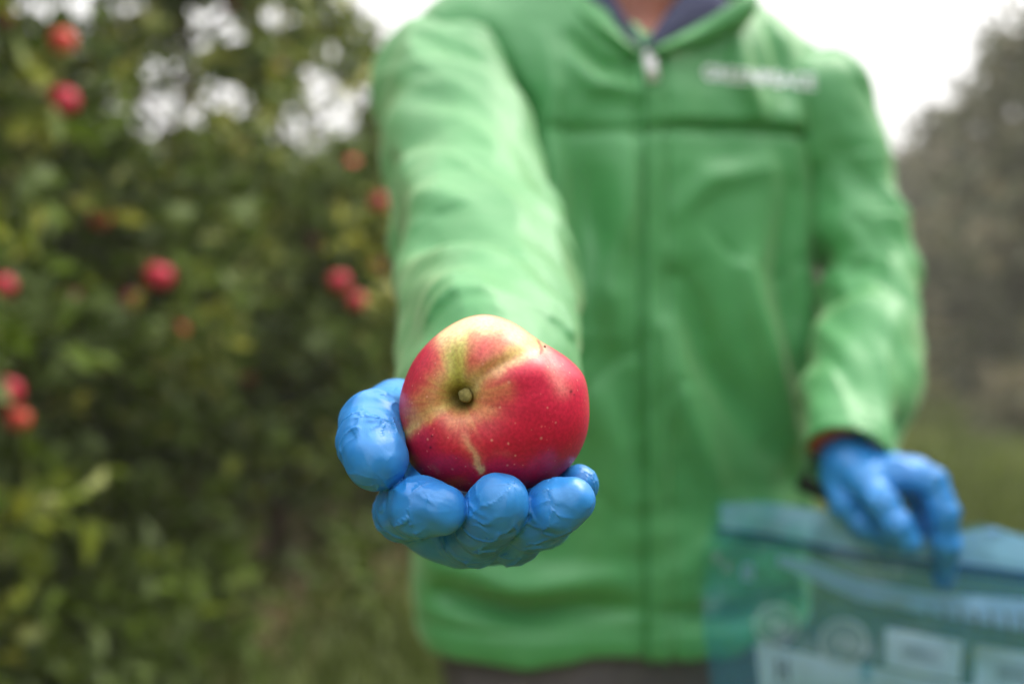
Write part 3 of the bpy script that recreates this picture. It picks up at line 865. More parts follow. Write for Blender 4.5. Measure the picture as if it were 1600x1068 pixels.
# --- body (one continuous figure)
def hand_pts(joints): return [J(*j) for j in joints]
HR = dict(   # right hand, palm up
 palm=[[(768, 715, .545, 27), (765, 755, .515, 25), (757, 795, .475, 18)],
       [(765, 745, .52, 22), (668, 790, .462, 14.5)], [(757, 775, .50, 18), (713, 815, .456, 15)],
       [(760, 790, .49, 18), (765, 818, .456, 14.5)], [(770, 770, .51, 19), (818, 806, .465, 13)],
       [(668, 792, .462, 14.5), (713, 818, .456, 14.5), (768, 822, .456, 14.5), (818, 808, .465, 13)],
       [(755, 812, .430, 12), (705, 812, .430, 12)],
       [(640, 806, .430, 11), (678, 822, .430, 12), (722, 836, .430, 12.3), (800, 826, .435, 11.8), (856, 810, .447, 9.5)],
       [(765, 725, .54, 24), (665, 705, .50, 19)], [(665, 705, .50, 19), (675, 780, .47, 14)]],
 thumb=[(665, 705, .50, 18), (620, 648, .453, 15.0), (583, 661, .414, 13.2), (578, 690, .398, 12.4), (588, 717, .3895, 12.5)],
 index=[(668, 790, .458, 14), (632, 798, .420, 12.0), (634, 793, .398, 11.2), (656, 792, .387, 11.2), (689, 795, .382, 9.9)],
 middle=[(713, 820, .456, 14), (742, 836, .415, 12.2), (761, 816, .396, 11.3), (775, 797, .387, 11.4), (783, 783, .3835, 10.9)],
 ring=[(765, 826, .456, 14), (800, 834, .418, 12.2), (836, 812, .399, 10.8), (868, 793, .391, 10.3), (895, 780, .388, 8.9)],
 pinky=[(818, 812, .462, 12.2), (850, 815, .440, 10.8), (882, 782, .422, 9.4), (904, 757, .413, 8.4)],
)
HL = dict(   # left hand, back up, gripping the bag
 palm=[[(1332, 660, .99, 27), (1322, 700, .955, 27), (1330, 735, .93, 25)], [(1330, 735, .93, 24), (1352, 752, .905, 18)], [(1330, 730, .93, 24), (1395, 742, .905, 17)],
       [(1332, 728, .93, 22), (1430, 742, .918, 15)], [(1352, 752, .905, 17), (1395, 742, .905, 16), (1430, 742, .918, 14)]],
 thumb=[(1310, 745, .93, 17), (1322, 790, .91, 14), (1350, 820, .902, 12.5), (1385, 842, .90, 11.5)],
 index=[(1352, 755, .90, 16), (1378, 785, .878, 13.5), (1402, 822, .868, 12.8), (1418, 846, .868, 11.8)],
 middle=[(1400, 740, .90, 15), (1455, 752, .885, 13.5), (1474, 800, .878, 12.6), (1478, 850, .882, 12), (1474, 900, .902, 11)],
 ring=[(1425, 745, .915, 14), (1466, 775, .91, 12), (1474, 830, .91, 11)],
 pinky=[(1418, 755, .93, 13), (1440, 790, .925, 11), (1440, 825, .92, 10)],
)
def hand_f(H, shrink=0.0):
    def pts(l): return [(P(a, b_, c), max(r / 1000.0 - shrink, 0.004)) for a, b_, c, r in l]
    fingers = ['thumb', 'index', 'middle', 'ring', 'pinky']
    palms = [pts(l) for l in H['palm']]; fs = [pts(H[k]) for k in fingers]
    allp = np.array([q[0] for l in palms + fs for q in l]); 
    def f(p):
        dp = None
        for l in palms:
            c = chain(p, l, 0.006); dp = c if dp is None else smin(dp, c, 0.010)
        df = None
        for l in fs:
            c = chain(p, l, 0.0045)
            # each finger melts into the palm only near its root
            root = np.linalg.norm(p - l[0][0], axis=1)
            df = c if df is None else smin(df, c, 0.0006)
        return smin(dp, df, 0.0035).astype(np.float32)
    return f, allp.min(0), allp.max(0), fs

hr_f, hr_lo, hr_hi, hr_fs = hand_f(HR)
hl_f, hl_lo, hl_hi, hl_fs = hand_f(HL)
hrs, _, _, _ = hand_f(HR, 0.0052); hls, _, _, _ = hand_f(HL, 0.0045)

NECK0 = from_uvz(np.array(0.02), np.array(-0.01), np.array(1.44)); HEADC = from_uvz(np.array(0.02), np.array(0.015), np.array(1.66))
HIPZ = 0.92
def legs(u, rr):
    k = [(from_uvz(np.array(u), np.array(0.0), np.array(0.90)), .092 * rr), (from_uvz(np.array(u * 1.05), np.array(0.02), np.array(0.50)), .062 * rr), (from_uvz(np.array(u * 1.1), np.array(-0.01), np.array(0.09)), .042 * rr)]
    return k
LEGS = [legs(-0.095, 1), legs(0.095, 1)]
FOOT = [[(from_uvz(np.array(s * .105), np.array(-0.04), np.array(0.045)), .038), (from_uvz(np.array(s * .115), np.array(0.14), np.array(0.035)), .032)] for s in (-1, 1)]
def arm_core(C, k=0.62): return [(a, r * k) for a, r in C]
aR = arm_core(ARM_R)[:-1] + [(P(768, 700, .55), .029)]; aL = arm_core(ARM_L)[:-1] + [(P(1325, 700, .955), .027)]
def body_f(p):
    d = torso_raw(p, -0.035); z = p[..., 2]
    d = smax(smax(d, z - 1.455, 0.03), 0.70 - z, 0.03)
    d = smin(d, cap(p, NECK0 - [0, 0, .03], HEADC - [0, 0, .06], .058, .056), 0.035)
    for l in LEGS: d = smin(d, chain(p, l, 0.02), 0.03)
    for l in FOOT: d = smin(d, chain(p, l, 0.01), 0.02)
    d = smin(d, chain(p, aR, 0.02), 0.03); d = smin(d, chain(p, aL, 0.02), 0.03)
    # head: skull, jaw, nose, ears, brow, lips
    u, v, zz = to_uvz(p); hu, hv, hz = to_uvz(HEADC[None]); hu, hv, hz = hu[0], hv[0], hz[0]
    sk = (np.sqrt(((u - hu) / .075) ** 2 + ((v - hv + .012) / .095) ** 2 + ((zz - hz - .015) / .100) ** 2) - 1) * .078
    jw = (np.sqrt(((u - hu) / .058) ** 2 + ((v - hv - .020) / .070) ** 2 + ((zz - hz + .060) / .062) ** 2) - 1) * .058
    hd = smin(sk, jw, 0.03)
    def loc(a, b_, c): return from_uvz(np.array(hu + a), np.array(hv + b_), np.array(hz + c))
    hd = smin(hd, cap(p, loc(0, .082, .012), loc(0, .104, -.028), .008, .013), 0.012)
    for s in (-1, 1):
        hd = smax(hd, -cap(p, loc(s * .031, .100, .012), loc(s * .031, .098, .012), .013, .013), 0.012)
        hd = smin(hd, cap(p, loc(s * .031, .079, .010), loc(s * .031, .080, .010), .012, .012), 0.002)
        hd = smin(hd, cap(p, loc(s * .015, .088, .032), loc(s * .045, .078, .034), .006, .005), 0.010)
        hd = smin(hd, cap(p, loc(s * .078, -.005, .02), loc(s * .076, .0, -.022), .010, .007), 0.006)
    hd = smin(hd, cap(p, loc(-.018, .086, -.058), loc(.018, .086, -.058), .006, .006), 0.006)
    hd = smin(hd, cap(p, loc(-.014, .085, -.069), loc(.014, .085, -.069), .006, .006), 0.005)
    d = smin(d, hd, 0.02)
    d = smin(d, hrs(p), 0.001); d = smin(d, hls(p), 0.001)
    return d.astype(np.float32)

V, Q = surface(body_f, (-0.32, 0.33, -0.02), (0.60, 1.42, 1.80), 0.0075, 2)
person = mesh_obj('person', V, Q, M_skin)
tag(person, 'person in green zip jacket and blue gloves holding out an apple', 'person')
HC = HEADC
# hair
def hair_f(p):
    u, v, zz = to_uvz(p); hu, hv, hz = [a[0] for a in to_uvz(HEADC[None])]
    sk = (np.sqrt(((u - hu) / .082) ** 2 + ((v - hv + .016) / .103) ** 2 + ((zz - hz - .018) / .110) ** 2) - 1) * .085
    cut = (v - hv) - 0.045 - 0.9 * (zz - hz - 0.045)
    d = smax(sk, cut, 0.01); d = smax(d, (hz - 0.05) - zz, 0.01)
    return (d - 0.004 * vnoise(u * 60, v * 25, zz * 40, 3)).astype(np.float32)
V, Q = surface(hair_f, tuple(HEADC - .15), tuple(HEADC + .15), 0.006, 1); mesh_obj('hair', V, Q, M_hair, person)
for s in (-1, 1):
    hu, hv, hz = [a[0] for a in to_uvz(HEADC[None])]
    c = from_uvz(np.array(hu + s * .031), np.array(hv + .0905), np.array(hz + .010))
    a = apple_shape('eye', 0.004, M_watch, person, 12, 8); a.location = c

# trousers
def trousers_f(p):
    d = torso_raw(p, -0.022); z = p[..., 2]; d = smax(smax(d, z - 0.80, 0.01), 0.70 - z, 0.02)
    for l in LEGS: d = smin(d, chain(p, [(a - (np.array([0, 0, .08]) if i == 0 else 0), r + .014 + (0.012 if i == 2 else 0)) for i, (a, r) in enumerate(l)], 0.02), 0.03)
    d = smax(d, 0.085 - z, 0.004); d = smax(d, z - 0.80, 0.01)
    u, v, _ = to_uvz(p)
    return (d - 0.004 * vnoise(u * 14, v * 14, z * 22, 5) - 0.002 * vnoise(u * 50, v * 50, z * 30, 6)).astype(np.float32)
V, Q = surface(trousers_f, (-0.18, 0.93, 0.05), (0.42, 1.42, 0.93), 0.008, 2); mesh_obj('trousers', V, Q, M_trousers, person)
for l in FOOT:
    def shoe_f(p, l=l):
        d = chain(p, [(a, r + .012) for a, r in l] , 0.01); d = smin(d, cap(p, l[0][0], l[0][0] + [0, 0, .09], .048, .05), 0.02)
        return smax(d, 0.004 - p[..., 2], 0.004).astype(np.float32)
    c = (l[0][0] + l[1][0]) / 2
    V, Q = surface(shoe_f, tuple(c - [.16, .18, .08]), tuple(c + [.16, .18, .19]), 0.007, 1); mesh_obj('boot', V, Q, M_shoe, person)

# jacket
V, Q = surface(jacket_f, (-0.17, 0.97, 0.74), (0.41, 1.44, 1.54), 0.0036, 2)
jacket = mesh_obj('jacket', V, Q, M_jacket, person)
V, Q = surface(fR, (-0.26, 0.48, 0.98), (0.10, 1.16, 1.52), 0.0036, 2); mesh_obj('sleeve', V, Q, M_jacket, jacket)
V, Q = surface(fL, (0.20, 0.86, 0.93), (0.54, 1.30, 1.46), 0.0034, 2); mesh_obj('sleeve', V, Q, M_jacket, jacket)

def patch(f, pxs, pys, off):
    """sheet laid on an implicit surface: grid of photo pixels cast onto it and lifted by off"""
    A, B_ = pxs.shape
    q = raycast(f, pxs.ravel(), pys.ravel()); n_ = grad_n(f, q, 0.002); q = q + n_ * off
    idx = np.arange(A * B_).reshape(A, B_)
    return q, np.stack([idx[:-1, :-1], idx[:-1, 1:], idx[1:, 1:], idx[1:, :-1]], -1).reshape(-1, 4)

# zip: coil line down the placket, tab at the top
ty = np.linspace(112, 1034, 260); tx = np.interp(ty, [112, 190, 380, 1034], [1006, 1007, 1009, 1012])
off = np.linspace(-2.6, 2.6, 4)
q, Qd = patch(jacket_f, tx[:, None] + off[None], ty[:, None] + 0 * off[None], 0.0012)
zt = mesh_obj('zip_tape', q, Qd, M_zip, jacket)
c0 = raycast(jacket_f, [1013.0], [108.0])[0]
def rbox(name, c, sx, sy, sz, mat, parent, rot=0):
    bm = bmesh.new(); bmesh.ops.create_cube(bm, size=1)
    for v in bm.verts: v.co = Vector((v.co.x * sx, v.co.y * sy, v.co.z * sz))
    bmesh.ops.bevel(bm, geom=bm.edges[:] + bm.verts[:], offset=min(sx, sy, sz) * 0.3, segments=3, affect='EDGES')
    bmesh.ops.rotate(bm, verts=bm.verts, matrix=Matrix.Rotation(rot, 3, 'Y'))
    bmesh.ops.translate(bm, verts=bm.verts, vec=Vector(c))
    me = bpy.data.meshes.new(name); bm.to_mesh(me); bm.free()
    me.materials.append(mat)
    for p_ in me.polygons: p_.use_smooth = True
    o = bpy.data.objects.new(name, me); COL.objects.link(o); o.parent = parent; return o
rbox('zip_slider', c0 + [0, -.005, .012], .012, .008, .012, M_pull, jacket)
rbox('zip_pull', c0 + [0.002, -.010, -.003], .013, .003, .026, M_pull, jacket, R(-8))

# chest lettering, laid on the cloth
fc = bpy.data.curves.new('lettering', 'FONT'); fc.body = 'GREENPEACE'; fc.size = 1.0; fc.offset = 0.03; fc.extrude = 0
fc.resolution_u = 3
to = bpy.data.objects.new('tmp_text', fc); COL.objects.link(to)
bpy.context.view_layer.update()
me = bpy.data.meshes.new_from_object(to); bpy.data.objects.remove(to)
bm = bmesh.new(); bm.from_mesh(me)
for _ in range(2): bmesh.ops.subdivide_edges(bm, edges=[e for e in bm.edges if e.calc_length() > 0.12], cuts=1)
bmesh.ops.triangulate(bm, faces=bm.faces); bm.to_mesh(me); bm.free()
co = np.array([v.co[:] for v in me.vertices]); w = np.ptp(co[:, 0]); x0 = co[:, 0].min()
tx_ = (co[:, 0] - x0) / w; hpx = 24.0; ky = co[:, 1] / np.ptp(co[:, 1])
px = 1098 + tx_ * 176 - ky * 1.0; py = 124 + tx_ * 16 - ky * hpx
cloth = lambda p: np.minimum(jacket_f(p), fL(p))
q = raycast(cloth, px, py); q = q + grad_n(cloth, q, 0.002) * 0.0012
fc_ = [tuple(p_.vertices) for p_ in me.polygons]
if not np.isnan(q).any(): mesh_obj('lettering', q, fc_, M_print_white, jacket)

# collars: strips rising from the neckline, open at the front
def collar(name, mat, pts_bot, pts_top, thick, parent, puff=0.0, n=60, m=12):
    """pts_*: (u, v, z) from the front of one side round the nape to the other side"""
    def samp(pts):
        p_ = np.array(pts, dtype=float); d = np.r_[0, np.cumsum(np.linalg.norm(np.diff(p_, axis=0), axis=1))]; d /= d[-1]
        t = np.linspace(0, 1, n); r_ = np.stack([np.interp(t, d, p_[:, i]) for i in range(3)], 1)
        for _ in range(6): r_[1:-1] = (r_[:-2] + 2 * r_[1:-1] + r_[2:]) / 4
        return r_
    Bt, Tp = samp(pts_bot), samp(pts_top)
    s = np.linspace(0, 1, m)
    Gd = Bt[:, None] * (1 - s)[None, :, None] + Tp[:, None] * s[None, :, None]
    ctr = np.array([0.02, -0.005, 0])
    rad = Gd - ctr; rad[..., 2] = 0; rad = unit(rad)
    Gd = Gd + rad * (puff * np.sin(s * math.pi))[None, :, None]
    Gd = Gd + rad * (0.0025 * vnoise(np.arange(n)[:, None] * 0.25, s[None] * 3, 0 * s[None], 5))[..., None]
    In = Gd - rad * thick
    W = lambda g_: from_uvz(g_[..., 0], g_[..., 1], g_[..., 2]).reshape(-1, 3)
    Vv = np.concatenate([W(Gd), W(In)]); nm_ = n * m
    i_ = np.arange(nm_).reshape(n, m)
    q1 = np.stack([i_[:-1, :-1], i_[1:, :-1], i_[1:, 1:], i_[:-1, 1:]], -1).reshape(-1, 4)
    q2 = q1[:, ::-1] + nm_
    tp = np.stack([i_[:-1, -1], i_[1:, -1], i_[1:, -1] + nm_, i_[:-1, -1] + nm_], -1)
    e0 = np.stack([i_[0, :-1], i_[0, 1:], i_[0, 1:] + nm_, i_[0, :-1] + nm_], -1)
    e1 = np.stack([i_[-1, :-1], i_[-1, 1:], i_[-1, 1:] + nm_, i_[-1, :-1] + nm_], -1)[:, ::-1]
    return mesh_obj(name, Vv, np.concatenate([q1, q2, tp, e0, e1]), mat, parent)
U0 = float(zip_u(1.40))
def uvz_of(px, py, d): 
    q = P(px, py, d)[None]; a, b_, c = to_uvz(q); return (float(a[0]), float(b_[0]), float(c[0]))
Cb = [uvz_of(1000, 92, 1.063), uvz_of(930, 62, 1.075), uvz_of(850, 35, 1.10), (-.085, .035, 1.475), (-.095, -.02, 1.485), (-.05, -.085, 1.50), (.02, -.10, 1.505), (.09, -.085, 1.50), (.125, -.02, 1.485), (.120, .03, 1.47),
      uvz_of(1180, 40, 1.10), uvz_of(1105, 72, 1.085), uvz_of(1018, 92, 1.063)]
Ct = [uvz_of(998, 78, 1.06), uvz_of(945, 32, 1.068), uvz_of(900, -15, 1.085), (-.075, .045, 1.545), (-.082, -.02, 1.565), (-.05, -.085, 1.58), (.02, -.10, 1.585), (.09, -.085, 1.58), (.112, -.02, 1.565), (.115, .03, 1.54),
      uvz_of(1195, -25, 1.085), uvz_of(1095, 38, 1.072), uvz_of(1014, 78, 1.06)]
collar('collar', M_jacket, Cb, Ct, 0.004, jacket, 0.010)
Sb = [uvz_of(1004, 84, 1.068), uvz_of(940, 45, 1.085), uvz_of(890, 10, 1.11), (-.075, .02, 1.48), (-.05, -.075, 1.50), (.02, -.09, 1.505), (.085, -.075, 1.50), (.110, .02, 1.48), uvz_of(1165, 5, 1.10), uvz_of(1085, 45, 1.085), uvz_of(1010, 84, 1.068)]
St = [uvz_of(1003, 66, 1.068), uvz_of(972, 20, 1.080), uvz_of(952, -20, 1.10), (-.052, .03, 1.56), (-.04, -.068, 1.60), (.02, -.08, 1.605), (.075, -.068, 1.60), (.085, .03, 1.56), uvz_of(1085, -30, 1.10), uvz_of(1045, 15, 1.082), uvz_of(1009, 66, 1.068)]
collar('shirt_collar', M_shirt, Sb, St, 0.004, person, 0.004)
# throat area of the undershirt closes the opening
cq = []

# gloves
def finger_param(p, fs):
    best = np.full(len(p), 1e9); s = np.zeros(len(p)); th = np.zeros(len(p)); fid = np.zeros(len(p)); jd = np.zeros(len(p)); tipd = np.zeros(len(p))
    for k, l in enumerate(fs):
        tot = sum(np.linalg.norm(b_[0] - a[0]) for a, b_ in zip(l[:-1], l[1:])); acc = 0
        for i, ((a, ra), (b_, rb)) in enumerate(zip(l[:-1], l[1:])):
            ba = b_ - a; L = np.linalg.norm(ba); t = ba / L
            h = (p - a) @ t; hc = np.clip(h, 0, L); q = p - a - hc[:, None] * t; d = np.linalg.norm(q, axis=1) - (ra + (rb - ra) * hc / L)
            e1 = np.cross(t, [0.3, 0.2, 1.0]); e1 /= np.linalg.norm(e1); e2 = np.cross(t, e1)
            m = d < best
            hh = h if i == len(l) - 2 else hc
            best = np.where(m, d, best); s = np.where(m, acc + hh, s); th = np.where(m, np.arctan2(q @ e2, q @ e1), th); fid = np.where(m, k, fid)
            tipd = np.where(m, tot - acc - hh, tipd)
            acc += L
    return s, th, fid, tipd, best

def wrinkles(V, fs, seed):
    s, th, fid, tipd, dist = finger_param(V, fs)
    mm = 1000.0; c, sn = np.cos(th), np.sin(th); x, y, z = V.T * mm
    def crease(nv, w): return np.exp(-np.abs(nv) / w)
    on = sstep(0.010, 0.002, dist)
    # long folds running with the finger, cross folds at the joints, crumple over the pads
    longf = crease(vnoise(s * mm / 16 + fid * 7, c * 1.9 + s * mm / 40, sn * 1.9, seed), 0.11)
    cross = crease(vnoise(s * mm / 3.6 + fid * 5, c * 0.8 + s * mm / 22, sn * 0.8, seed + 2), 0.13)
    jm = 0
    for k, l in enumerate(fs):
        acc = 0
        for i, (a, b_) in enumerate(zip(l[:-1], l[1:])):
            acc += np.linalg.norm(b_[0] - a[0])
            if i < len(l) - 2: jm = jm + (fid == k) * np.exp(-((s - acc) / 0.007) ** 2)
    jm = np.clip(jm, 0, 1)
    crump = crease(fnoise(x / 7.5 + 0.5 * vnoise(x / 4, y / 4, z / 4, 3), y / 7.5, z / 7.5, seed + 5, 2), 0.09)
    crump2 = crease(fnoise(x / 13 , y / 13 + .7 * vnoise(x / 6, y / 6, z / 6, 8), z / 10, seed + 9, 2), 0.07)
    tip = np.exp(-((tipd - 0.002) / 0.009) ** 2)
    def ridge(nv, w): return np.exp(-(np.abs(nv) / w) ** 1.4)
    wx = 0.6 * vnoise(x / 9, y / 9, z / 9, seed + 20); wy = 0.6 * vnoise(x / 9, y / 9, z / 9, seed + 21)
    zone = sstep(-0.25, 0.45, vnoise(x / 11, y / 11, z / 11, seed + 30))          # folds come in patches, smooth between
    zone2 = sstep(-0.1, 0.5, vnoise(x / 13, y / 13, z / 13, seed + 31))
    a_ = ridge(vnoise(s * mm / 20 + fid * 7 + wx, c * 2.3 + s * mm / 30 + wy, sn * 2.3, seed), 0.12)
    b__ = ridge(vnoise(s * mm / 5.5 + fid * 5 + c * 1.2, c * 0.8 + wx, sn * 0.8 + wy, seed + 2), 0.15)
    c_ = ridge(vnoise(x / 9 + wx * 1.6, y / 9 + wy, z / 6 - wx, seed + 9), 0.10)
    soft = vnoise(x / 8 + wx, y / 8, z / 8 + wy, seed + 12)
    w = 0.85 * a_ * (0.08 + 0.92 * zone * np.clip(0.5 + jm, 0, 1)) * (1 - 0.5 * tip) * on + 0.75 * b__ * np.clip(jm * 0.9 + 0.12 * zone2, 0, 1) * on + 0.50 * c_ * (0.05 + 0.95 * zone2 * np.clip(zone + 0.6 * tip, 0, 1)) * (0.5 + 0.5 * tip) + 0.6 * soft
    return w

def make_glove(f, lo, hi, fs, h, seed, amp, wrist):
    wp, wn_, = wrist
    def g(p):
        d = f(p)
        return smax(d, ((p - wp) @ wn_).astype(np.float32), 0.002).astype(np.float32)
    V, Q = surface(g, tuple(lo - .034), tuple(hi + .034), h, 2)
    nn = grad_n(g, V, h)
    w = wrinkles(V, fs, seed)
    V = V + nn * (w * amp)[:, None]
    o = mesh_obj('glove', V, Q, M_glove, person)
    a = o.data.attributes.new('wrinkle', 'FLOAT', 'POINT'); a.data.foreach_set('value', w.astype(np.float32))
    return o
make_glove(hr_f, hr_lo, hr_hi, hr_fs, 0.0009, 5, 0.00060, (P(768, 705, .562), np.array([0, 1.0, 0])))
make_glove(hl_f, hl_lo, hl_hi, hl_fs, 0.0016, 9, 0.0009, (P(1328, 672, .98), np.array([0, .6, .8])))
# cuff knit and strap at the left wrist
V, Fc = tube([P(1300, 684, .945), P(1301, 692, .940)], [0.0235, 0.0230], 40); mesh_obj('red_cuff', V, Fc, M_band, person)
V, Fc = tube([P(1285, 742, .985), P(1272, 775, .985)], [0.018, 0.020], 24); mesh_obj('strap_end', V, Fc, M_watch, person)

# ------------------------------------------------------------------ the apple on the palm
K = 0.415 / F
APX, APY = 772.0, 627.0
AC = P(APX, APY, 0.415)
sil = [(95, 136.5), (61.5, 119), (50, 119), (38.6, 126), (17, 146), (-2, 148), (-19.5, 153), (-38, 155), (-60, 149), (-84, 142), (-108, 145), (-131, 159), (-144, 161), (-154, 157), (-165, 150),
       (176, 146), (164, 142), (150, 140), (141.5, 138), (132, 137), (123, 137), (107, 138)]
sil = sorted([(a % 360, r_) for a, r_ in sil]); sa_ = np.array([a for a, _ in sil]); sr_ = np.array([r_ for _, r_ in sil])
sa3 = np.r_[sa_ - 360, sa_, sa_ + 360]; sr3 = np.r_[sr_, sr_, sr_]
NP, NT = 480, 300
phi = np.arange(NP) / NP * 2 * math.pi
srad = np.interp(np.degrees(phi) % 360, sa3, sr3)
for _ in range(26): srad = (np.roll(srad, 1) + 2 * srad + np.roll(srad, -1)) / 4
theta = np.linspace(0.002, math.pi - 0.002, NT)
TH, PH = np.meshgrid(theta, phi, indexing='ij'); SR = np.broadcast_to(srad[None], TH.shape)
mix_ = np.sin(TH) ** 1.5; SR = SR * mix_ + 144 * (1 - mix_)
radl = np.sin(TH) ** 0.86 * SR * np.where(TH > math.pi / 2, 0.93 + 0.07 * np.sin(TH), 1)
ax_ = radl * np.cos(PH) ; ay_ = radl * np.sin(PH)             # px right, px up
px_ = APX + ax_; py_ = APY - ay_
wz = np.sign(np.cos(TH)) * np.abs(np.cos(TH)) ** 0.9 * 36.0     # mm towards the viewer
fr = (np.cos(TH) > 0).astype(float) * sstep(0.0, 0.35, np.cos(TH))
SX, SY = 727.0, 619.0
qd = np.hypot(px_ - SX, (py_ - SY) * 1.05) * K * 1000          # mm from the stem
wz -= fr * (5.2 * np.exp(-(qd / 15.0) ** 2) + 10.0 * np.exp(-(qd / 5.4) ** 2))
wpx = 0; wpy = 0
def stroke(pl, w): d, t = seg_dist2d(px_ + wpx, py_ + wpy, pl); return np.exp(-(d / w) ** 2), t
def groove(pl, w, depth):
    global wz
    m, t = stroke(pl, w); wz = wz - fr * depth * m * np.sin(np.clip(0.12 + 0.88 * (1 - t), 0, 1) * math.pi / 2)
groove([(724, 600), (718, 560), (722, 515)], 20, 2.2)
groove([(745, 600), (768, 575), (800, 560), (846, 541)], 10, 1.7)
groove([(712, 622), (680, 640), (640, 668)], 16, 1.6)
groove([(846, 541), (856, 560), (872, 592)], 7, 0.8)
groove([(735, 660), (745, 690), (755, 722)], 10, 0.5)
m, t = stroke([(770, 600), (800, 583), (840, 572)], 20); wz = wz + fr * 1.1 * m
m, t = stroke([(760, 560), (785, 525)], 22); wz = wz + fr * 1.2 * m
m, t = stroke([(690, 650), (700, 690)], 26); wz = wz + fr * 0.9 * m
wz += fr * 0.35 * vnoise(px_ / 38, py_ / 38, 0 * px_, 4)
wz += (1 - fr) * 7 * np.exp(-((radl * K * 1000) / 9) ** 2) * (np.cos(TH) < 0)
scl = (0.415 - wz / 1000.0) / 0.415 * 0 + 1
V = np.stack([AC[0] + ax_ * K, AC[1] - wz / 1000.0, AC[2] + ay_ * K], -1)
apple = thing('held_apple', tuple(AC), 'large misshapen red and yellow apple resting on the gloved palm', 'apple')
V = (V - AC).reshape(-1, 3)
idx = np.arange(NT * NP).reshape(NT, NP); nx = np.roll(idx, -1, 1)
Q = np.stack([idx[:-1], idx[1:], nx[1:], nx[:-1]], -1).reshape(-1, 4)
flesh = mesh_obj('flesh', V, Q, M_apple, apple)
# skin colour
wpx = 5.0 * fnoise(px_ / 20, py_ / 20, 0 * px_, 61, 3) + 1.6 * vnoise(px_ / 3.5, py_ / 3.5, 0 * px_, 67); wpy = 5.0 * fnoise(px_ / 20, py_ / 20, 0 * px_ + 9, 63, 3) + 1.6 * vnoise(px_ / 3.5, py_ / 3.5, 0 * px_ + 4, 68)
def C3(r_, g_, b_): return np.array(lin(r_, g_, b_)[:3])
col = np.zeros(px_.shape + (3,)); 
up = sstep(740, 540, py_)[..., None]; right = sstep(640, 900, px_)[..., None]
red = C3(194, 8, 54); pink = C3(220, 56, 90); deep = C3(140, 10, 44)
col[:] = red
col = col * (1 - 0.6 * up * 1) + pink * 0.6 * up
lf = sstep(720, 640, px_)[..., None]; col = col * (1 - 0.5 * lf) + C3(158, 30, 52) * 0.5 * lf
ang = np.arctan2(py_ - SY, px_ - SX)
st = vnoise(np.cos(ang) * 11, np.sin(ang) * 11, qd * 0.035, 14) * 0.6 + vnoise(np.cos(ang) * 26, np.sin(ang) * 26, qd * 0.05, 15) * 0.4
st2 = vnoise(np.cos(ang) * 5, np.sin(ang) * 5, qd * 0.05, 18)
def blend(mask, c, streak=0.5):
    global col
    m_ = np.clip(mask * (1 + streak * st * 0.75), 0, 1)[..., None] * fr[..., None]
    col = col * (1 - m_) + np.array(c) * m_
yel = C3(206, 194, 112); grn = C3(160, 160, 62); crm = C3(234, 214, 160)
# pink streaking around the shoulder
blend(0.38 * sstep(24, 8, qd) , C3(214, 96, 96), 1.4)
qa = np.hypot(px_ - 722, (py_ - 612) * 1.1) * K * 1000; blend(np.clip(1.15 * np.exp(-(qa / (8.4 + 2.2 * st2)) ** 2), 0, 1), yel, 0.9)
m, t = stroke([(722, 600), (718, 560), (724, 515)], 19); blend(np.clip(1.25 * m, 0, 1), yel, 0.5)
m, t = stroke([(722, 595), (718, 550)], 14); blend(0.7 * m, grn, 0.3)
m, t = stroke([(700, 512), (745, 500), (800, 505), (836, 528)], 22); blend(np.clip(1.3 * m, 0, 1), crm, 0.3)
m, t = stroke([(742, 600), (765, 572), (800, 550), (840, 534)], 11); blend(np.clip(1.2 * m, 0, 1), yel, 0.4)
m, t = stroke([(742, 604), (752, 590), (770, 577), (800, 565), (838, 545)], 6.5); blend(0.62 * m, crm, 0.3)
m, t = stroke([(786, 536), (762, 572)], 25); blend(0.72 * m, C3(216, 128, 100), 0.5)
m, t = stroke([(712, 626), (680, 636), (655, 655), (640, 670)], 10); blend(0.62 * m, yel, 0.8)
m, t = stroke([(690, 600), (670, 622), (652, 640)], 17); blend(0.5 * m, C3(188, 150, 84), 0.9)
m, t = stroke([(712, 648), (745, 646), (768, 632)], 12); blend(0.6 * m, C3(224, 150, 112), 1.0)
m, t = stroke([(760, 612), (790, 602)], 13); blend(0.5 * m, C3(222, 150, 100), 1.0)
m, t = stroke([(846, 541), (858, 562), (874, 600)], 13); blend(0.55 * m, C3(236, 150, 140), 0.4)
m, t = stroke([(841, 530), (844, 552)], 3.0); blend(0.8 * m, C3(168, 40, 30), 0.1)
m, t = stroke([(732, 668), (741, 688), (757, 722)], 4.6); blend(np.clip(1.3 * m, 0, 1) * (0.35 + 0.65 * t), C3(214, 176, 126), 0.2)
m, t = stroke([(730, 670), (748, 700)], 12); blend(0.35 * m, C3(214, 120, 100), 0.4)
m, t = stroke([(775, 693), (795, 695)], 5); blend(0.3 * m, C3(200, 90, 90), 0.8)
m, t = stroke([(685, 718), (692, 728)], 4); blend(0.4 * m, C3(190, 110, 90), 0.5)
for bx, by, br in [(681, 688, 2.0), (683, 671, 1.4), (887, 607, 2.0), (892, 612, 1.2)]:
    blend(0.95 * np.exp(-(np.hypot(px_ - bx, py_ - by) / br) ** 2), C3(40, 14, 20), 0)
blend(np.exp(-(qd / 5.0) ** 2) * 0.95, C3(80, 70, 28), 0.3)  # dark ring round the stem: shade of the hollow painted into the colour
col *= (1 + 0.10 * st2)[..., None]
vcol(flesh, np.clip(col, 0, 1).reshape(-1, 3))
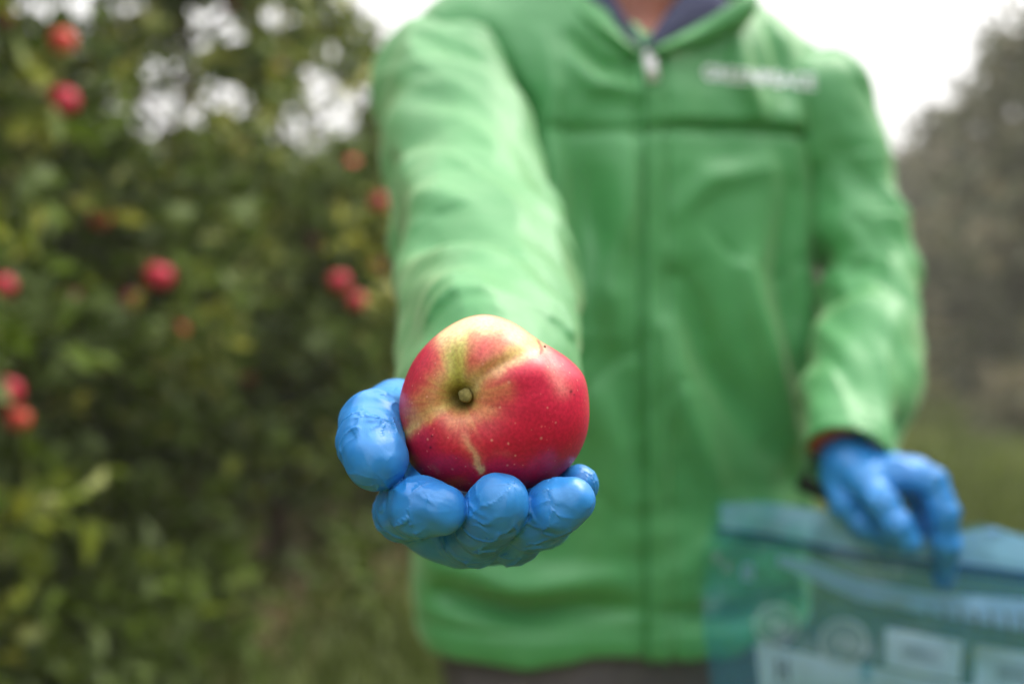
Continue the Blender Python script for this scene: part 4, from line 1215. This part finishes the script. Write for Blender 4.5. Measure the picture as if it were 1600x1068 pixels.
# stem stub
base = np.array([P(728, 621, .401), P(727.5, 619, .3925), P(727, 617.5, .3885), P(726.5, 617, .3878)]) - AC
V, Fc = tube(base, [0.0024, 0.0023, 0.0028, 0.0022], 24); V = np.array(V); V += 0.00035 * np.stack([vnoise(V[:, 0] * 900, V[:, 1] * 900, V[:, 2] * 900 + k * 7, 33) for k in range(3)], 1)
mesh_obj('stem', V, Fc, M_stem, apple)
V, Fc = tube(np.array([P(843, 546, .4045), P(847, 543.5, .4015), P(852, 541, .4005)]) - AC, [0.0006, 0.0004, 0.0005], 8); mesh_obj('skin_spur', V, Fc, M_stem_dark, apple)

# ------------------------------------------------------------------ the sample bag
def bag_depth(px, py):
    return 0.935 - 0.055 * sstep(1100, 1600, px) + 0.010 * vnoise(px / 90, py / 70, 0 * px, 3) + 0.004 * vnoise(px / 34, py / 40, 0 * px, 5)
def bag_pt(px, py, lift=0.0): 
    px = np.asarray(px, dtype=float); py = np.asarray(py, dtype=float); d = bag_depth(px, py) - lift
    return np.stack([(px - 800) / F * d, d, CZ - (py - 534) / F * d], -1)
def top_y(px): return np.interp(px, [1125, 1200, 1300, 1400, 1470, 1500, 1552, 1600, 1760], [787, 784, 800, 832, 838, 832, 822, 838, 862])
def zip_y(px): return np.interp(px, [1110, 1200, 1300, 1400, 1500, 1600, 1760], [826, 838, 858, 873, 884, 897, 918])
def left_x(py): return np.interp(py, [785, 830, 870, 950, 1068, 1330], [1126, 1115, 1106, 1099, 1116, 1150])
bag = thing('zip_bag', tuple(bag_pt(1430.0, 1250.0)), 'clear resealable plastic bag with blue zip track and white panels held by the left glove', 'bag')
BO = np.array(bag.location)
def sheet(name, fx, fy, nu, nv, mat, lift, back=0.0):
    u = np.linspace(0, 1, nu)[:, None] + np.zeros((1, nv)); v = np.linspace(0, 1, nv)[None] + np.zeros((nu, 1))
    x = fx(u, v); y = fy(x, v)
    q = bag_pt(x, y, lift); q[..., 1] += back
    i_ = np.arange(nu * nv).reshape(nu, nv)
    Qs = np.stack([i_[:-1, :-1], i_[1:, :-1], i_[1:, 1:], i_[:-1, 1:]], -1).reshape(-1, 4)
    return mesh_obj(name, q.reshape(-1, 3) - BO, Qs, mat, bag)
XR = 1760.0
def bag_x(u, v, y0=785, y1=1330):
    return None
def make_sheet(name, y0f, y1f, nu, nv, mat, lift, back=0, xl=None, xr=XR):
    def fx(u, v):
        # left side follows the bag's own edge
        ya = 785 + (1330 - 785) * v if name.startswith('film') or name.startswith('back') else y0f(np.full_like(u, 1110.0))
        L = left_x(ya) if xl is None else xl
        return L + (xr - L) * u
    return sheet(name, fx, lambda x, v: y0f(x) + (y1f(x) - y0f(x)) * v, nu, nv, mat, lift, back)
make_sheet('film_front', lambda x: zip_y(x) + 4, lambda x: 1330 + 0 * x, 60, 50, M_film, 0.0)
make_sheet('back_film', top_y, lambda x: 1332 + 0 * x, 60, 50, M_film_back, 0.0, 0.022)
make_sheet('lip', top_y, lambda x: zip_y(x) - 3, 60, 10, M_film_top, 0.0)
make_sheet('zip_track', lambda x: zip_y(x) - 4, lambda x: zip_y(x) + 4, 80, 3, M_zipline, 0.0015)
make_sheet('zip_track', lambda x: zip_y(x) + 8, lambda x: zip_y(x) + 12, 80, 3, M_zipline, 0.0018)
# milky band with the measuring marks under the zip
bt = lambda x: np.interp(x, [1190, 1270, 1340, 1450, 1600, 1760], [862, 876, 905, 925, 936, 950])
bb_ = lambda x: np.interp(x, [1190, 1270, 1340, 1450, 1600, 1760], [872, 905, 938, 958, 984, 1008])
make_sheet('print_band', bt, bb_, 60, 6, M_bandw, 0.0025, xl=1215)
for k in range(14):
    x0 = 1446 + k * 24.5
    tk = bag_pt([x0, x0 + 7, x0 + 12, x0 + 5], [bt(x0) + 22, bt(x0 + 7) + 24, bb_(x0) + 1, bb_(x0) + 1], 0.004) - BO
    mesh_obj('ruler_mark', tk, [(0, 1, 2, 3)], M_greytext, bag)
def quad(name, pts, mat, lift, n=10):
    p_ = np.array(pts, dtype=float); u = np.linspace(0, 1, n)
    G = ((p_[0][None, None] * (1 - u)[:, None, None] + p_[1][None, None] * u[:, None, None]) * (1 - u)[None, :, None] +
         (p_[3][None, None] * (1 - u)[:, None, None] + p_[2][None, None] * u[:, None, None]) * u[None, :, None])
    q = bag_pt(G[..., 0], G[..., 1], lift).reshape(-1, 3) - BO; i_ = np.arange(n * n).reshape(n, n)
    return mesh_obj(name, q, np.stack([i_[:-1, :-1], i_[1:, :-1], i_[1:, 1:], i_[:-1, 1:]], -1).reshape(-1, 4), mat, bag)
quad('writing_panel', [(1384, 980), (1504, 1001), (1500, 1064), (1384, 1040)], M_panel, 0.003)
quad('writing_panel', [(1526, 1006), (1650, 1026), (1650, 1100), (1522, 1078)], M_panel, 0.003)
quad('large_panel', [(1180, 1003), (1745, 1120), (1745, 1300), (1212, 1290)], M_panel, 0.002, 16)
for cx_, cy_ in ((1442, 1020), (1590, 1052)):          # rows of tiny unreadable lettering
    for r_ in range(3):
        for k in range(9):
            x0 = cx_ - 30 + k * 6.5; y0 = cy_ - 10 + r_ * 9 + (x0 - cx_) * 0.17
            quad('small_print', [(x0, y0), (x0 + 4, y0 + .7), (x0 + 4, y0 + 5.5), (x0, y0 + 5)], M_greytext, 0.0045, 2)
quad('letter_h', [(1212, 1028), (1218, 1029), (1220, 1062), (1214, 1061)], M_greytext, 0.0045, 2)
quad('letter_h', [(1226, 1030), (1232, 1031), (1234, 1064), (1228, 1063)], M_greytext, 0.0045, 2)
quad('letter_h', [(1217, 1042), (1228, 1043), (1228, 1048), (1217, 1047)], M_greytext, 0.0045, 2)
def ring(name, cx_, cy_, r0, r1, mat, lift, n=40):
    a = np.linspace(0, 2 * math.pi, n, endpoint=False)
    o_ = bag_pt(cx_ + r1 * np.cos(a), cy_ + r1 * 0.95 * np.sin(a), lift) - BO; i2 = bag_pt(cx_ + r0 * np.cos(a), cy_ + r0 * 0.95 * np.sin(a), lift) - BO
    Vv = np.concatenate([o_, i2]); k = np.arange(n); k1 = (k + 1) % n
    return mesh_obj(name, Vv, np.stack([k, k1, k1 + n, k + n], 1), mat, bag)
for cx_, cy_, r_ in ((1213, 975, 36), (1318, 1003, 40)):
    ring('badge_ring', cx_, cy_, r_ * 0.80, r_, M_badge2, 0.003); ring('badge_disc', cx_, cy_, 0.5, r_ * 0.72, M_badge, 0.003)
    quad('badge_emblem', [(cx_ - 16, cy_ - 12), (cx_ - 2, cy_ - 14), (cx_ + 2, cy_ + 6), (cx_ - 12, cy_ + 8)], M_badge2, 0.0038, 3)
    quad('badge_emblem', [(cx_ + 3, cy_ - 8), (cx_ + 15, cy_ - 4), (cx_ + 17, cy_ + 12), (cx_ + 2, cy_ + 14)], M_badge2, 0.0038, 3)
for x0, y0, s_ in ((1120, 870, 12), (1136, 886, 12), (1168, 893, 20)):
    quad('top_mark', [(x0 - s_ / 2, y0 - s_ * .7), (x0 + s_ / 2, y0 - s_ * .7), (x0 + s_ / 2, y0 + s_ * .7), (x0 - s_ / 2, y0 + s_ * .7)], M_bandw if s_ > 15 else M_badge2, 0.003, 3)
rbox('zip_slider', bag_pt(1552.0, 831.0, 0.002) - BO, .016, .004, .005, M_bandw, bag)

# ------------------------------------------------------------------ air
USE_HAZE = True
if USE_HAZE:
    bm = bmesh.new(); bmesh.ops.create_cube(bm, size=1)
    for v in bm.verts: v.co = Vector((v.co.x * 360, v.co.y * 360 + 4, (v.co.z + 0.5) * 9.5 - 1.3))
    me = bpy.data.meshes.new('haze'); bm.to_mesh(me); bm.free()
    hz = bpy.data.objects.new('haze', me); COL.objects.link(hz); hz['kind'] = 'stuff'
    m = bpy.data.materials.new('haze_air'); m.use_nodes = True; nt = m.node_tree; nt.nodes.remove(nt.nodes['Principled BSDF'])
    pv = nt.nodes.new('ShaderNodeVolumePrincipled'); pv.inputs['Color'].default_value = (0.96, 0.93, 0.92, 1); pv.inputs['Density'].default_value = 0.0040
    nt.links.new(pv.outputs[0], nt.nodes['Material Output'].inputs['Volume']); me.materials.append(m)
